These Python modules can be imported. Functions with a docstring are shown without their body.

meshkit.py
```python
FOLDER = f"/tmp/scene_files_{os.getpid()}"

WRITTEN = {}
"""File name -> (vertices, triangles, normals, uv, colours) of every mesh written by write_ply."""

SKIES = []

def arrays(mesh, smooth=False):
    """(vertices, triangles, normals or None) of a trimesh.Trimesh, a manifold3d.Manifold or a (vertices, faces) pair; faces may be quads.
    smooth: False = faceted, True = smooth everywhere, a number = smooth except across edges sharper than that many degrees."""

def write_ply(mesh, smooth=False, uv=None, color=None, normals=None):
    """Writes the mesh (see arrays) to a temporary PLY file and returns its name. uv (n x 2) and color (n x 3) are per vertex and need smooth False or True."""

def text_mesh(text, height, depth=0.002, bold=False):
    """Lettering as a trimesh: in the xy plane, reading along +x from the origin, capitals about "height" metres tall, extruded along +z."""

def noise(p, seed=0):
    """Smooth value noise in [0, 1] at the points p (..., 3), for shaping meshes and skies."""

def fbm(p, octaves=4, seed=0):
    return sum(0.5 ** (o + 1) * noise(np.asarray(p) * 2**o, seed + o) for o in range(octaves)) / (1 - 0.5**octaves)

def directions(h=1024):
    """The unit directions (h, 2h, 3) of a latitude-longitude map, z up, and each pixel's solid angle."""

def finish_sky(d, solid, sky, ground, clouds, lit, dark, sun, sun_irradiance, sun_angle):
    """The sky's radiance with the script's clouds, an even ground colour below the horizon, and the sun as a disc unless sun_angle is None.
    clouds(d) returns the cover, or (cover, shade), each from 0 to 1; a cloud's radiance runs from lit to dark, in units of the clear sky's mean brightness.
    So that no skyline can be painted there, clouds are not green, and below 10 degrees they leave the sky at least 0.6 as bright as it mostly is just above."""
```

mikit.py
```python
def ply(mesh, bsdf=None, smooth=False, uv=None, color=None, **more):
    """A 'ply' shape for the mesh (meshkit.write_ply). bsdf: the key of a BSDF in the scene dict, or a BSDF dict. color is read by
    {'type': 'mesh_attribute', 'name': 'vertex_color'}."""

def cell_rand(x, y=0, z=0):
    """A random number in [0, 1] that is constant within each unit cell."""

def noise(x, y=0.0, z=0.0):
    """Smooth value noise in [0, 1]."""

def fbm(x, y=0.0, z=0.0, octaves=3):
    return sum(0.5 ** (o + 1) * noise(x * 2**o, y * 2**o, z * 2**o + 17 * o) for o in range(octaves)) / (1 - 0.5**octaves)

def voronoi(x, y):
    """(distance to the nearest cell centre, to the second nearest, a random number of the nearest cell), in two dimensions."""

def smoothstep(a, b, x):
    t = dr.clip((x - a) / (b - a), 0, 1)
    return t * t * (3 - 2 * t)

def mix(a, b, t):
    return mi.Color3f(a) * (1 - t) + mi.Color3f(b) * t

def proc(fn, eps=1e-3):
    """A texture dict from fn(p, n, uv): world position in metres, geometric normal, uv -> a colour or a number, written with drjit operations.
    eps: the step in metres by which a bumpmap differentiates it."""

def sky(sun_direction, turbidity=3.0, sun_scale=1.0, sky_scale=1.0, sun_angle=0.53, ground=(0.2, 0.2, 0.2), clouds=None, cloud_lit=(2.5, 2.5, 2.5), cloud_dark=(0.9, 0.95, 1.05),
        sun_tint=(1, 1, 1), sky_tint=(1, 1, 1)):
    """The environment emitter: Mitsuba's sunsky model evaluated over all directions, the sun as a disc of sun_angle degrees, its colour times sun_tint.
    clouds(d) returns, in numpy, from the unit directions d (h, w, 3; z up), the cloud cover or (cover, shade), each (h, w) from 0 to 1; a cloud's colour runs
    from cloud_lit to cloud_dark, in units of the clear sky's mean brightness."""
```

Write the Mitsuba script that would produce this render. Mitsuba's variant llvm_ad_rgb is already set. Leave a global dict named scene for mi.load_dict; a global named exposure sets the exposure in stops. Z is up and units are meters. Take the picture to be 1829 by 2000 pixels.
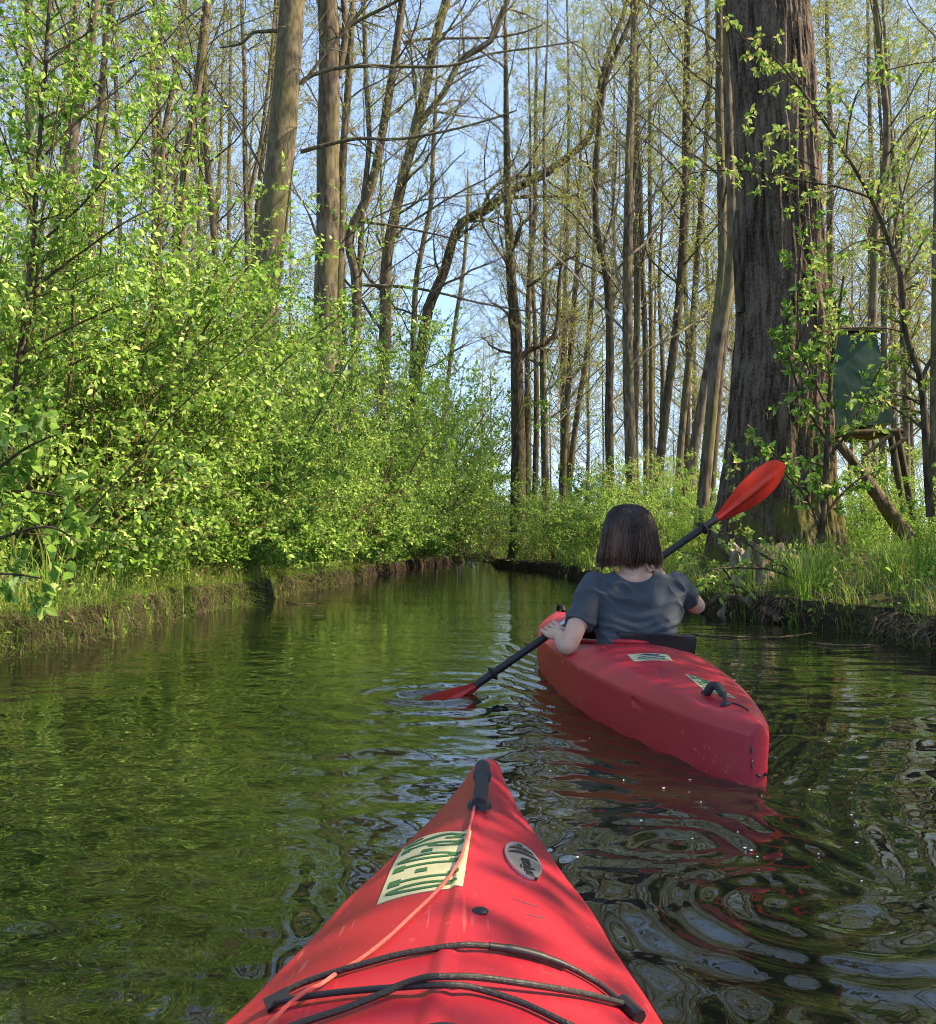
import math, numpy as np, trimesh, mitsuba as mi, drjit as dr
import mikit, meshkit
import manifold3d as m3
from mikit import proc, noise, fbm, voronoi, smoothstep, mix
from scipy.interpolate import PchipInterpolator
from scipy.spatial.transform import Rotation
from shapely.geometry import Point, Polygon, LineString, box
from shapely import affinity, union_all

T = mi.ScalarTransform4f
scene, labels = {}, {}

# ------------------------------------------------------------------ camera, sky, exposure
CH, PITCH, FPX = 0.61, math.radians(1.92), 2000.0      # eye height over the water, pitch, focal length in pixels of the 1829 px wide picture
scene['camera'] = {'type': 'perspective', 'fov': math.degrees(2 * math.atan(914.5 / FPX)), 'fov_axis': 'x', 'near_clip': 0.05, 'far_clip': 2000.0,
                   'to_world': T().look_at(origin=[0, 0, CH], target=[0, math.cos(PITCH), CH + math.sin(PITCH)], up=[0, 0, 1])}
SUN_AZ, SUN_EL = math.radians(96), math.radians(43)
SUN = np.array([math.sin(SUN_AZ) * math.cos(SUN_EL), math.cos(SUN_AZ) * math.cos(SUN_EL), math.sin(SUN_EL)])
# a clear spring sky with a thin even veil of high cloud
scene['sky'] = mikit.sky(SUN.tolist(), turbidity=3.0, ground=(0.10, 0.12, 0.05), sun_tint=(1.0, 0.97, 0.9), sky_tint=(1.0, 1.0, 1.06),
                         clouds=lambda d: 0.16 + 0.10 * (meshkit.fbm(d / np.maximum(d[..., 2:], 0.15) * 1.5, 3) - 0.5), cloud_lit=(2.1, 2.3, 2.75), cloud_dark=(1.2, 1.3, 1.5))
exposure = 3.1


def P(px, py, Y):
    """The point at depth Y behind a pixel of the photograph."""
    tx, tz = (px - 914.5) / FPX, (1000 - py) / FPX
    y, z = math.cos(PITCH) - tz * math.sin(PITCH), math.sin(PITCH) + tz * math.cos(PITCH)
    return np.array([tx * Y / y, Y, CH + z * Y / y])


# ------------------------------------------------------------------ materials
def rgb(*c):
    return {'type': 'rgb', 'value': list(c)}


def principled(key, color, rough=0.6, **more):
    scene[key] = {'type': 'twosided', 'bsdf': {'type': 'principled', 'base_color': color if isinstance(color, dict) else rgb(*color), 'roughness': rough, **more}}


def bumped(key, color, rough, fn, scale, eps=2e-3, **more):
    scene[key] = {'type': 'twosided', 'bsdf': {'type': 'bumpmap', 'tex': proc(fn, eps), 'scale': scale,
                  'bsdf': {'type': 'principled', 'base_color': color if isinstance(color, dict) else rgb(*color), 'roughness': rough, **more}}}


VC = {'type': 'mesh_attribute', 'name': 'vertex_color'}
scene['m_leaf'] = {'type': 'principledthin', 'base_color': VC, 'roughness': 0.30, 'diff_trans': 0.72, 'eta': 1.4}
scene['m_grass'] = {'type': 'principledthin', 'base_color': VC, 'roughness': 0.5, 'diff_trans': 0.7, 'eta': 1.4}


def bark_color(dark, light, moss, mossy, fine):
    def fn(p, n, uv):
        g = fbm(p.x * fine, p.y * fine, p.z * fine * 0.22, 3)
        c = mix(dark, light, smoothstep(0.25, 0.75, g))
        m = smoothstep(0.45, 0.75, fbm(p.x * 2.1 + 5, p.y * 2.1, p.z * 0.9, 2)) * mossy
        return mix(c, moss, m)
    return proc(fn)


principled('m_bark', bark_color((0.06, 0.047, 0.034), (0.185, 0.152, 0.108), (0.13, 0.13, 0.045), 0.55, 24), 0.9, specular=0.2)
principled('m_bark_pale', bark_color((0.07, 0.058, 0.04), (0.18, 0.152, 0.098), (0.13, 0.125, 0.045), 0.6, 40), 0.9, specular=0.2)
principled('m_bark_dark', bark_color((0.035, 0.028, 0.02), (0.12, 0.092, 0.066), (0.07, 0.075, 0.025), 0.5, 30), 0.9, specular=0.2)
principled('m_twig', (0.24, 0.20, 0.165), 0.85, specular=0.2)
principled('m_twig_olive', (0.12, 0.10, 0.05), 0.85, specular=0.2)


def oak_color(p, n, uv):
    g = 0.65 * fbm(p.x * 26, p.y * 26, p.z * 2.6, 3) + 0.35 * fbm(p.x * 80, p.y * 80, p.z * 45, 2)
    c = mix((0.028, 0.020, 0.014), (0.155, 0.116, 0.088), smoothstep(0.30, 0.68, g))
    m = smoothstep(0.42, 0.62, fbm(p.x * 3 + 2, p.y * 3, p.z * 2.2, 3)) * smoothstep(2.1, 0.7, p.z)
    return mix(c, (0.095, 0.095, 0.022), m * 0.9)


bumped('m_oak_bark', proc(oak_color), 0.9, lambda p, n, uv: fbm(p.x * 55, p.y * 55, p.z * 22, 3), 0.012, specular=0.2)


def soil_color(p, n, uv):
    g = fbm(p.x * 5, p.y * 5, p.z * 5, 4)
    c = mix((0.012, 0.010, 0.007), (0.05, 0.037, 0.025), g)
    up = smoothstep(0.15, 0.34, p.z + 0.12 * (g - 0.5))
    litter = mix((0.075, 0.058, 0.034), (0.055, 0.075, 0.02), smoothstep(0.35, 0.6, fbm(p.x * 1.3 + 9, p.y * 1.3, 0.0, 4)))
    return mix(c, litter, up)


bumped('m_ground', proc(soil_color), 0.95, lambda p, n, uv: fbm(p.x * 14, p.y * 14, p.z * 14, 3), 0.04, 4e-3, specular=0.15)
principled('m_root', bark_color((0.035, 0.026, 0.018), (0.19, 0.148, 0.10), (0.1, 0.09, 0.03), 0.2, 22), 0.9, specular=0.15)


def water_bump(p, n, uv):
    a = fbm(p.x * 9, p.y * 15, 0.0, 3)
    return a * smoothstep(60.0, 10.0, p.y)


scene['m_water'] = {'type': 'bumpmap', 'tex': proc(water_bump, 4e-3), 'scale': 0.0020,
                    'bsdf': {'type': 'plastic', 'diffuse_reflectance': rgb(0.009, 0.012, 0.0055), 'int_ior': 1.7, 'nonlinear': False}}


def red_color(p, n, uv):
    g = fbm(p.x * 3, p.y * 3, p.z * 6, 3)
    s = smoothstep(0.74, 0.86, noise(p.x * 260, p.y * 14, p.z * 60)) * smoothstep(0.42, 0.7, fbm(p.x * 7, p.y * 5, p.z * 7, 2))
    s = s + 0.5 * smoothstep(0.86, 0.9, noise(p.x * 150, p.y * 150, p.z * 150)) * smoothstep(0.4, 0.7, fbm(p.x * 4, p.y * 4, p.z * 4, 2))
    c = mix((0.31, 0.012, 0.024), (0.37, 0.019, 0.032), g)
    return mix(c, (0.46, 0.11, 0.10), s * 0.55)


bumped('m_red', proc(red_color), 0.4, lambda p, n, uv: fbm(p.x * 25, p.y * 25, p.z * 25, 3), 0.0009, specular=0.45)
principled('m_red_blade', (0.36, 0.020, 0.013), 0.33, specular=0.5)
principled('m_black', (0.012, 0.012, 0.014), 0.5)
principled('m_rubber', proc(lambda p, n, uv: mix((0.01, 0.01, 0.012), (0.035, 0.035, 0.037), noise(p.x * 700, p.y * 700, p.z * 700))), 0.75)
bumped('m_bungee', (0.02, 0.018, 0.017), 0.55, lambda p, n, uv: noise(p.x * 520, p.y * 520, p.z * 520), 0.0006, 4e-4)
principled('m_metal', (0.62, 0.63, 0.65), 0.35, metallic=0.9)
principled('m_badge', proc(lambda p, n, uv: mix((0.15, 0.155, 0.16), (0.21, 0.215, 0.22), noise(p.x * 60, p.y * 60, p.z * 60))), 0.35, metallic=0.4)
principled('m_cord', proc(lambda p, n, uv: mix((0.34, 0.05, 0.045), (0.46, 0.11, 0.09), noise(p.x * 420, p.y * 420, p.z * 420))), 0.9)
principled('m_sticker', proc(lambda p, n, uv: mix((0.42, 0.40, 0.22), (0.48, 0.46, 0.28), fbm(p.x * 25, p.y * 25, p.z * 25, 2))), 0.5)
principled('m_sticker_ink', (0.035, 0.115, 0.04), 0.5)
principled('m_emblem', (0.03, 0.05, 0.07), 0.5)
principled('m_skin', proc(lambda p, n, uv: mix((0.50, 0.29, 0.21), (0.61, 0.385, 0.295), fbm(p.x * 30, p.y * 30, p.z * 30, 3))), 0.5, specular=0.4)
principled('m_lip', (0.42, 0.16, 0.14), 0.4)
principled('m_eye', (0.7, 0.7, 0.68), 0.2)
principled('m_iris', (0.06, 0.035, 0.02), 0.2)
bumped('m_shirt', proc(lambda p, n, uv: mix((0.036, 0.046, 0.060), (0.052, 0.066, 0.083), fbm(p.x * 8, p.y * 8, p.z * 8, 3))), 0.85,
       lambda p, n, uv: noise(p.x * 900, p.z * 900, p.y * 900), 0.0004, 4e-4, sheen=0.6)
principled('m_trousers', (0.03, 0.03, 0.035), 0.9)
principled('m_cloth', (0.55, 0.52, 0.66), 0.85)
principled('m_hair', VC, 0.36, specular=0.55)
principled('m_tarp', proc(lambda p, n, uv: mix((0.008, 0.036, 0.020), (0.015, 0.058, 0.032), fbm(p.x * 2.5, p.y * 2.5, p.z * 5, 3))), 0.4)
principled('m_wood', bark_color((0.06, 0.045, 0.026), (0.16, 0.12, 0.07), (0.12, 0.12, 0.04), 0.3, 26), 0.85)


def stump_color(p, n, uv):
    g = fbm(p.x * 26, p.y * 26, p.z * 4, 3)
    c = mix((0.12, 0.095, 0.07), (0.38, 0.31, 0.24), smoothstep(0.25, 0.7, g))
    return mix(c, (0.09, 0.09, 0.03), smoothstep(0.5, 0.8, fbm(p.x * 4, p.y * 4, p.z * 4, 2)) * 0.6)


bumped('m_stump', proc(stump_color), 0.9, lambda p, n, uv: fbm(p.x * 40, p.y * 40, p.z * 6, 3), 0.008)
principled('m_petal', (0.78, 0.78, 0.7), 0.6)


# ------------------------------------------------------------------ helpers
def numbered(name):
    k, i = name, 0
    while k in USED:
        i += 1
        k = f'{name}_{i:03d}'
    USED.add(k)
    return k


USED = set(scene)


def put(name, mesh, mat, parent=None, smooth=30, color=None, stuff=False):
    """One entry of the scene; below a parent it is a part."""
    key = numbered((parent + '__' if parent else '') + name)
    scene[key] = mikit.ply(mesh, mat, smooth=smooth, color=color)
    if stuff:
        labels[key] = {'kind': 'stuff'}
    return key


def thing(name, label, cat, group=None):
    key = numbered(name)
    labels[key] = {'label': label, 'category': cat}
    if group:
        labels[key]['group'] = group
    return key


def tag(key, label, cat=None, group=None, kind=None):
    d = labels.setdefault(key, {})
    for k, v in (('label', label), ('category', cat), ('group', group), ('kind', kind)):
        if v:
            d[k] = v
    return key


def cat(parts):
    vs, fs, at = [], [], 0
    for v, f in parts:
        vs.append(v)
        fs.append(np.asarray(f) + at)
        at += len(v)
    return np.vstack(vs), np.vstack(fs)


def tubes(Pt, R, sides=3, cap=False):
    """n polylines Pt (n, k, 3) with radii R (n, k) as tubes."""
    Pt, R = np.asarray(Pt, float), np.asarray(R, float)
    n, k, _ = Pt.shape
    t = np.gradient(Pt, axis=1)
    t /= np.linalg.norm(t, axis=2, keepdims=True) + 1e-12
    ref = np.where(np.abs(t[:, :1, 2:]) < 0.8, [0, 0, 1.0], [1.0, 0, 0])
    a = np.cross(t, np.broadcast_to(ref, t.shape))
    a /= np.linalg.norm(a, axis=2, keepdims=True) + 1e-12
    b = np.cross(t, a)
    ang = np.arange(sides) * 2 * np.pi / sides
    v = Pt[:, :, None] + R[:, :, None, None] * (np.cos(ang)[None, None, :, None] * a[:, :, None] + np.sin(ang)[None, None, :, None] * b[:, :, None])
    idx = (np.arange(n) * k * sides)[:, None, None] + (np.arange(k - 1) * sides)[None, :, None] + np.arange(sides)[None, None, :]
    nxt = (np.arange(n) * k * sides)[:, None, None] + (np.arange(k - 1) * sides)[None, :, None] + ((np.arange(sides) + 1) % sides)[None, None, :]
    q = np.stack([idx, nxt, nxt + sides, idx + sides], -1).reshape(-1, 4)
    f = np.vstack([q[:, [0, 1, 2]], q[:, [0, 2, 3]]])
    v = v.reshape(-1, 3)
    if cap:
        base = len(v)
        v = np.vstack([v, Pt[:, 0], Pt[:, -1]])
        j = np.arange(sides)
        for i in range(n):
            s0, s1 = i * k * sides, (i * k + k - 1) * sides
            f = np.vstack([f, np.stack([s0 + (j + 1) % sides, s0 + j, j * 0 + base + i], 1), np.stack([s1 + j, s1 + (j + 1) % sides, j * 0 + base + n + i], 1)])
    return v, f


def tube(pts, r, sides=10, cap=True):
    pts = np.asarray(pts, float)
    return tubes(pts[None], np.broadcast_to(np.asarray(r, float), (len(pts),))[None], sides, cap)


def spline(pts, n, extra=None):
    """Resamples a polyline smoothly to n points; extra: values per point, resampled alike."""
    pts = np.asarray(pts, float)
    d = np.r_[0, np.cumsum(np.linalg.norm(np.diff(pts, axis=0), axis=1))]
    s = np.linspace(0, d[-1], n)
    out = PchipInterpolator(d, pts)(s)
    return out if extra is None else (out, PchipInterpolator(d, np.asarray(extra, float))(s))


def unit(v):
    return v / (np.linalg.norm(v, axis=-1, keepdims=True) + 1e-12)


def spawn(Pt, R, n, t0, t1, ratio, ang, up, k, rr, rng, wig=0.12, shrink=0.55, rmin=0.0015):
    """n children on every parent polyline."""
    m, kp, _ = Pt.shape
    L = np.linalg.norm(np.diff(Pt, axis=1), axis=2).sum(1)
    t = (np.arange(n)[None] + rng.random((m, n))) / n * (t1 - t0) + t0
    x = np.clip(t * (kp - 1), 0, kp - 1.001)
    i, f = x.astype(int), (x - x.astype(int))[..., None]
    rows = np.arange(m)[:, None]
    base = Pt[rows, i] * (1 - f) + Pt[rows, i + 1] * f
    tan = unit(Pt[rows, i + 1] - Pt[rows, i])
    rad = R[rows, i] * (1 - f[..., 0]) + R[rows, i + 1] * f[..., 0]
    perp = unit(np.cross(tan, unit(rng.normal(size=tan.shape))))
    a = np.radians(ang * (0.75 + 0.5 * rng.random((m, n))))[..., None]
    d = tan * np.cos(a) + perp * np.sin(a)
    ln = (ratio * L)[:, None] * (1 - shrink * t) * (0.55 + 0.75 * rng.random((m, n)))
    out = [base]
    step = (ln / (k - 1))[..., None]
    for _ in range(k - 1):
        out.append(out[-1] + d * step)
        d = unit(d + rng.normal(size=d.shape) * wig + np.array([0, 0, up]))
    C = np.stack(out, 2).reshape(m * n, k, 3)
    r0 = np.maximum(np.minimum(rad * rr, rad * 0.9), rmin).reshape(-1)
    RR = r0[:, None] * np.linspace(1, 0.3, k)[None]
    return C, np.maximum(RR, rmin * 0.6)


def sample_on(Pt, n, rng, t0=0.15):
    m, kp, _ = Pt.shape
    t = t0 + (1 - t0) * (np.arange(n)[None] + rng.random((m, n))) / n
    x = np.clip(t * (kp - 1), 0, kp - 1.001)
    i, f = x.astype(int), (x - x.astype(int))[..., None]
    rows = np.arange(m)[:, None]
    return (Pt[rows, i] * (1 - f) + Pt[rows, i + 1] * f).reshape(-1, 3), unit(Pt[rows, i + 1] - Pt[rows, i]).reshape(-1, 3)


LEAF4 = (np.array([[0, 0, 0], [0.34, -0.27, 0.05], [0.34, 0.27, 0.05], [0.72, -0.19, 0.0], [0.72, 0.19, 0.0], [1.0, 0, -0.1]]),
         np.array([[0, 1, 2], [1, 3, 2], [2, 3, 4], [3, 5, 4]]))
LEAF2 = (np.array([[0, 0, 0], [0.45, -0.3, 0.07], [1.0, 0, -0.08], [0.45, 0.3, 0.07]]), np.array([[0, 1, 2], [0, 2, 3]]))
LEAF8 = (np.array([[0, 0, 0], [0.2, -0.2, 0.05], [0.2, 0, 0.0], [0.2, 0.2, 0.05], [0.5, -0.29, 0.07], [0.5, 0, 0.0], [0.5, 0.29, 0.07], [0.8, -0.16, 0.0], [0.8, 0, -0.04], [0.8, 0.16, 0.0], [1.05, 0, -0.12]]),
         np.array([[0, 1, 2], [0, 2, 3], [1, 4, 5], [1, 5, 2], [2, 5, 6], [2, 6, 3], [4, 7, 8], [4, 8, 5], [5, 8, 9], [5, 9, 6], [7, 10, 8], [8, 10, 9]]))


def leaf_mesh(pos, along, size, rng, tmpl=LEAF4, droop=0.25, flat=0.75, palette=None, tmin=0.6):
    """Leaves at pos, pointing outwards and drooping, blades mostly facing up: (vertices, faces, colours)."""
    n = len(pos)
    d = unit(along * 0.5 + unit(rng.normal(size=(n, 3))) * 0.9 + np.array([0, 0, -droop]))
    upv = unit(np.array([0, 0, 1.0]) * flat + rng.normal(size=(n, 3)) * 0.55)
    s = unit(np.cross(upv, d))
    u = np.cross(d, s)
    sz = size * (tmin + (1.35 - tmin) * rng.random(n))
    v = pos[:, None] + sz[:, None, None] * (tmpl[0][None, :, :1] * d[:, None] + tmpl[0][None, :, 1:2] * s[:, None] + tmpl[0][None, :, 2:] * u[:, None])
    k = len(tmpl[0])
    f = (tmpl[1][None] + (np.arange(n) * k)[:, None, None]).reshape(-1, 3)
    return v.reshape(-1, 3), f, np.repeat(leaf_colors(n, rng, palette), k, axis=0)


SPRING = np.array([[0.31, 0.49, 0.09], [0.39, 0.57, 0.13], [0.25, 0.43, 0.07], [0.50, 0.64, 0.22], [0.20, 0.36, 0.055]])
YOUNG = np.array([[0.46, 0.50, 0.14], [0.39, 0.46, 0.11], [0.52, 0.50, 0.20], [0.34, 0.42, 0.10]])
DEEP = np.array([[0.16, 0.31, 0.05], [0.21, 0.37, 0.06], [0.12, 0.25, 0.045], [0.26, 0.42, 0.085]])
SEDGE = np.array([[0.20, 0.34, 0.05], [0.15, 0.28, 0.045], [0.27, 0.38, 0.08], [0.34, 0.34, 0.14]])
HAY = np.array([[0.42, 0.35, 0.19], [0.34, 0.27, 0.14], [0.28, 0.30, 0.10], [0.22, 0.32, 0.06]])


def leaf_colors(n, rng, palette):
    pal = SPRING if palette is None else palette
    c = pal[rng.integers(0, len(pal), n)] * (0.8 + 0.4 * rng.random((n, 1)))
    return np.clip(c, 0, 1)


def blades(pos, height, rng, width=0.006, lean=0.45, k=5, palette=SEDGE, spread=None):
    """Grass blades: curved tapering strips standing at pos."""
    n = len(pos)
    az = rng.random(n) * 2 * np.pi
    out = np.stack([np.cos(az), np.sin(az), az * 0], 1) if spread is None else spread
    side = np.stack([-out[:, 1], out[:, 0], out[:, 2] * 0], 1)
    h = height * (0.55 + 0.65 * rng.random(n))
    ln = lean * (0.3 + 1.0 * rng.random(n))
    t = np.linspace(0, 1, k)[None, :, None]
    c = pos[:, None] + np.array([0, 0, 1.0]) * (h[:, None, None] * (t - 0.45 * ln[:, None, None] * t ** 3)) + out[:, None] * (h * ln)[:, None, None] * t ** 2
    w = width * (0.7 + 0.6 * rng.random(n))[:, None, None] * (1 - t ** 2 * 0.95)
    v = np.stack([c - side[:, None] * w / 2, c + side[:, None] * w / 2], 2).reshape(-1, 3)
    i = (np.arange(n) * 2 * k)[:, None] + (np.arange(k - 1) * 2)[None]
    q = np.stack([i, i + 1, i + 3, i + 2], -1).reshape(-1, 4)
    return v, np.vstack([q[:, [0, 1, 2]], q[:, [0, 2, 3]]]), np.repeat(leaf_colors(n, rng, palette), 2 * k, axis=0)


def joined(parts):
    """(v, f, colour) triples joined."""
    v, f = cat([(p[0], p[1]) for p in parts])
    return (v, f), np.vstack([p[2] for p in parts])


def mani(m):
    if isinstance(m, trimesh.Trimesh):
        m = (m.vertices, m.faces)
    return m3.Manifold(m3.Mesh(np.asarray(m[0], np.float32), np.asarray(m[1], np.uint32)))


def tri(m):
    mm = m.to_mesh()
    return trimesh.Trimesh(mm.vert_properties[:, :3], mm.tri_verts, process=False)


def ball(c, r, q=24):
    s = m3.Manifold.sphere(1.0, q)
    return s.scale(list(np.broadcast_to(r, 3))).translate(list(np.asarray(c, float)))


def bone(a, ra, b, rb, q=20):
    return m3.Manifold.batch_hull([ball(a, ra, q), ball(b, rb, q)])


def chain(js, q=20):
    return [bone(js[i][0], js[i][1], js[i + 1][0], js[i + 1][1], q) for i in range(len(js) - 1)]


def smooth_body(ms, edge=0.012, it=8):
    t = tri(m3.Manifold.batch_boolean(ms, m3.OpType.Add).refine_to_length(edge))
    t.merge_vertices()
    trimesh.smoothing.filter_taubin(t, lamb=0.5, nu=0.52, iterations=it)
    return t


def drape(poly, fn, depth, seg=0.006):
    """A flat shapely shape as a thin layer on a surface: fn(u, v) -> points (n, 3), depth above it."""
    geoms = getattr(poly, 'geoms', [poly])
    parts = []
    for g in geoms:
        m = trimesh.creation.extrude_polygon(g.segmentize(seg), 1.0, engine='earcut')
        v, f = trimesh.remesh.subdivide_to_size(m.vertices * [1, 1, 0.001], m.faces, seg * 1.6)
        base = fn(v[:, 0], v[:, 1])
        e = 1e-3
        nx = np.cross(fn(v[:, 0] + e, v[:, 1]) - base, fn(v[:, 0], v[:, 1] + e) - base)
        nn = unit(nx)
        nn *= np.sign(nn[:, 2:3] + 1e-9)
        parts.append((base + nn * (depth * (0.2 + 0.8 * (v[:, 2:3] > 0.0005))), f))
    return cat(parts)

# ------------------------------------------------------------------ the canal, its banks and the water
XL = PchipInterpolator([-40, 0, 5.5, 9.9, 14, 20, 28, 32, 38, 43, 52, 70, 120, 300], [-3.4, -2.75, -2.52, -2.32, -2.1, -1.85, -1.6, -1.2, -0.6, -0.15, -1.4, -6, -26, -110])
XR = PchipInterpolator([-40, 0, 6, 9.2, 14, 18, 25, 28, 31, 36, 43, 52, 70, 120, 300], [3.6, 3.0, 2.75, 2.3, 2.1, 1.94, 1.8, 1.25, 0.86, 0.85, 0.95, 0.3, -3.4, -23, -106])


def nz(x, y, s, seed=0, o=3):
    x, y = np.broadcast_arrays(np.asarray(x, float), np.asarray(y, float))
    return meshkit.fbm(np.stack([x * s, y * s, x * 0 + seed * 3.7], -1), o, seed)


def edge_x(y, side):
    y = np.asarray(y, float)
    w = np.clip(1.6 - y / 40, 0.5, 1)
    return (XL(y) + w * (0.5 * (nz(0 * y, y, 1.3, 1) - 0.5) + 0.16 * (nz(0 * y, y, 4.5, 11) - 0.5))) if side < 0 else (XR(y) + w * (0.5 * (nz(0 * y, y, 1.3, 2) - 0.5) + 0.16 * (nz(0 * y, y, 4.5, 12) - 0.5)))


def ground_z(x, y):
    """Height of the ground; inland distance d is measured from the ragged bank edge."""
    x, y = np.broadcast_arrays(np.asarray(x, float), np.asarray(y, float))
    d = np.maximum(edge_x(y, -1) - x, x - edge_x(y, 1))
    top = 0.17 + 0.07 * nz(x, y, 0.9, 3) + np.where(x < 0, 0.03, 0.0)
    steep = np.clip((d + 0.06) / 0.15, 0, 1)
    z = -0.5 + (top + 0.5) * steep ** 0.8 + 0.06 * (nz(x, y, 6, 4) - 0.5) * (steep > 0.3)
    z = z + 0.16 * np.clip((d - 0.15) / 1.6, 0, 1) ** 0.7 + 0.16 * (nz(x, y, 0.45, 5) - 0.5) * np.clip(d / 2, 0, 1)
    z = z + 0.26 * np.exp(-(((x - 3.3) / 1.3) ** 2 + ((y - 10.9) / 1.5) ** 2)) * np.clip(d / 0.5, 0, 1)
    return np.where(d < -0.1, -0.5 + 0.1 * (nz(x, y, 2, 6) - 0.5), z)


def gpt(x, y):
    return np.array([x, y, float(ground_z(np.array([x]), np.array([y]))[0])])


def build_ground():
    ys = [-40.0]
    while ys[-1] < 420:
        ys.append(ys[-1] + (1.2 if ys[-1] < -2 else 0.06 + max(ys[-1] - 4, 0) * 0.011))
    ys = np.array(ys)
    d = np.array([-0.25, -0.12, -0.08, -0.04, 0, 0.03, 0.06, 0.09, 0.13, 0.18, 0.25, 0.34, 0.45, 0.6, 0.8, 1.05, 1.4, 1.8, 2.3, 3, 4, 5.5, 7.5, 10, 14, 20, 30, 50, 90, 170, 330])
    L, R = edge_x(ys, -1)[:, None] - d[None, ::-1], edge_x(ys, 1)[:, None] + d[None]
    X = np.hstack([L, R])
    Y = np.broadcast_to(ys[:, None], X.shape)
    Z = ground_z(X, Y)
    n, k = X.shape
    i = (np.arange(n - 1) * k)[:, None] + np.arange(k - 1)[None]
    return np.stack([X, Y, Z], -1).reshape(-1, 3), np.stack([i, i + 1, i + k + 1, i + k], -1).reshape(-1, 4)


tag(put('ground', build_ground(), 'm_ground', smooth=True), 'dark peaty banks of the canal and the litter covered woodland floor', kind='structure')

# ------------------------------------------------------------------ kayaks
def loft(sections, closed_ends=True):
    """Rings (n, k, 3) of points as a closed solid."""
    n, k, _ = sections.shape
    v = sections.reshape(-1, 3)
    i = (np.arange(n - 1) * k)[:, None] + np.arange(k)[None]
    j = (np.arange(n - 1) * k)[:, None] + ((np.arange(k) + 1) % k)[None]
    q = np.stack([i, j, j + k, i + k], -1).reshape(-1, 4)
    f = np.vstack([q[:, [0, 1, 2]], q[:, [0, 2, 3]]])
    v = np.vstack([v, sections[0].mean(0), sections[-1].mean(0)])
    a, b = np.arange(k), (np.arange(k) + 1) % k
    f = np.vstack([f, np.stack([b, a, a * 0 + n * k], 1), np.stack([a + (n - 1) * k, b + (n - 1) * k, a * 0 + n * k + 1], 1)])
    t = trimesh.Trimesh(v, f, process=False)
    if t.volume < 0:
        t.invert()
    return t


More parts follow.
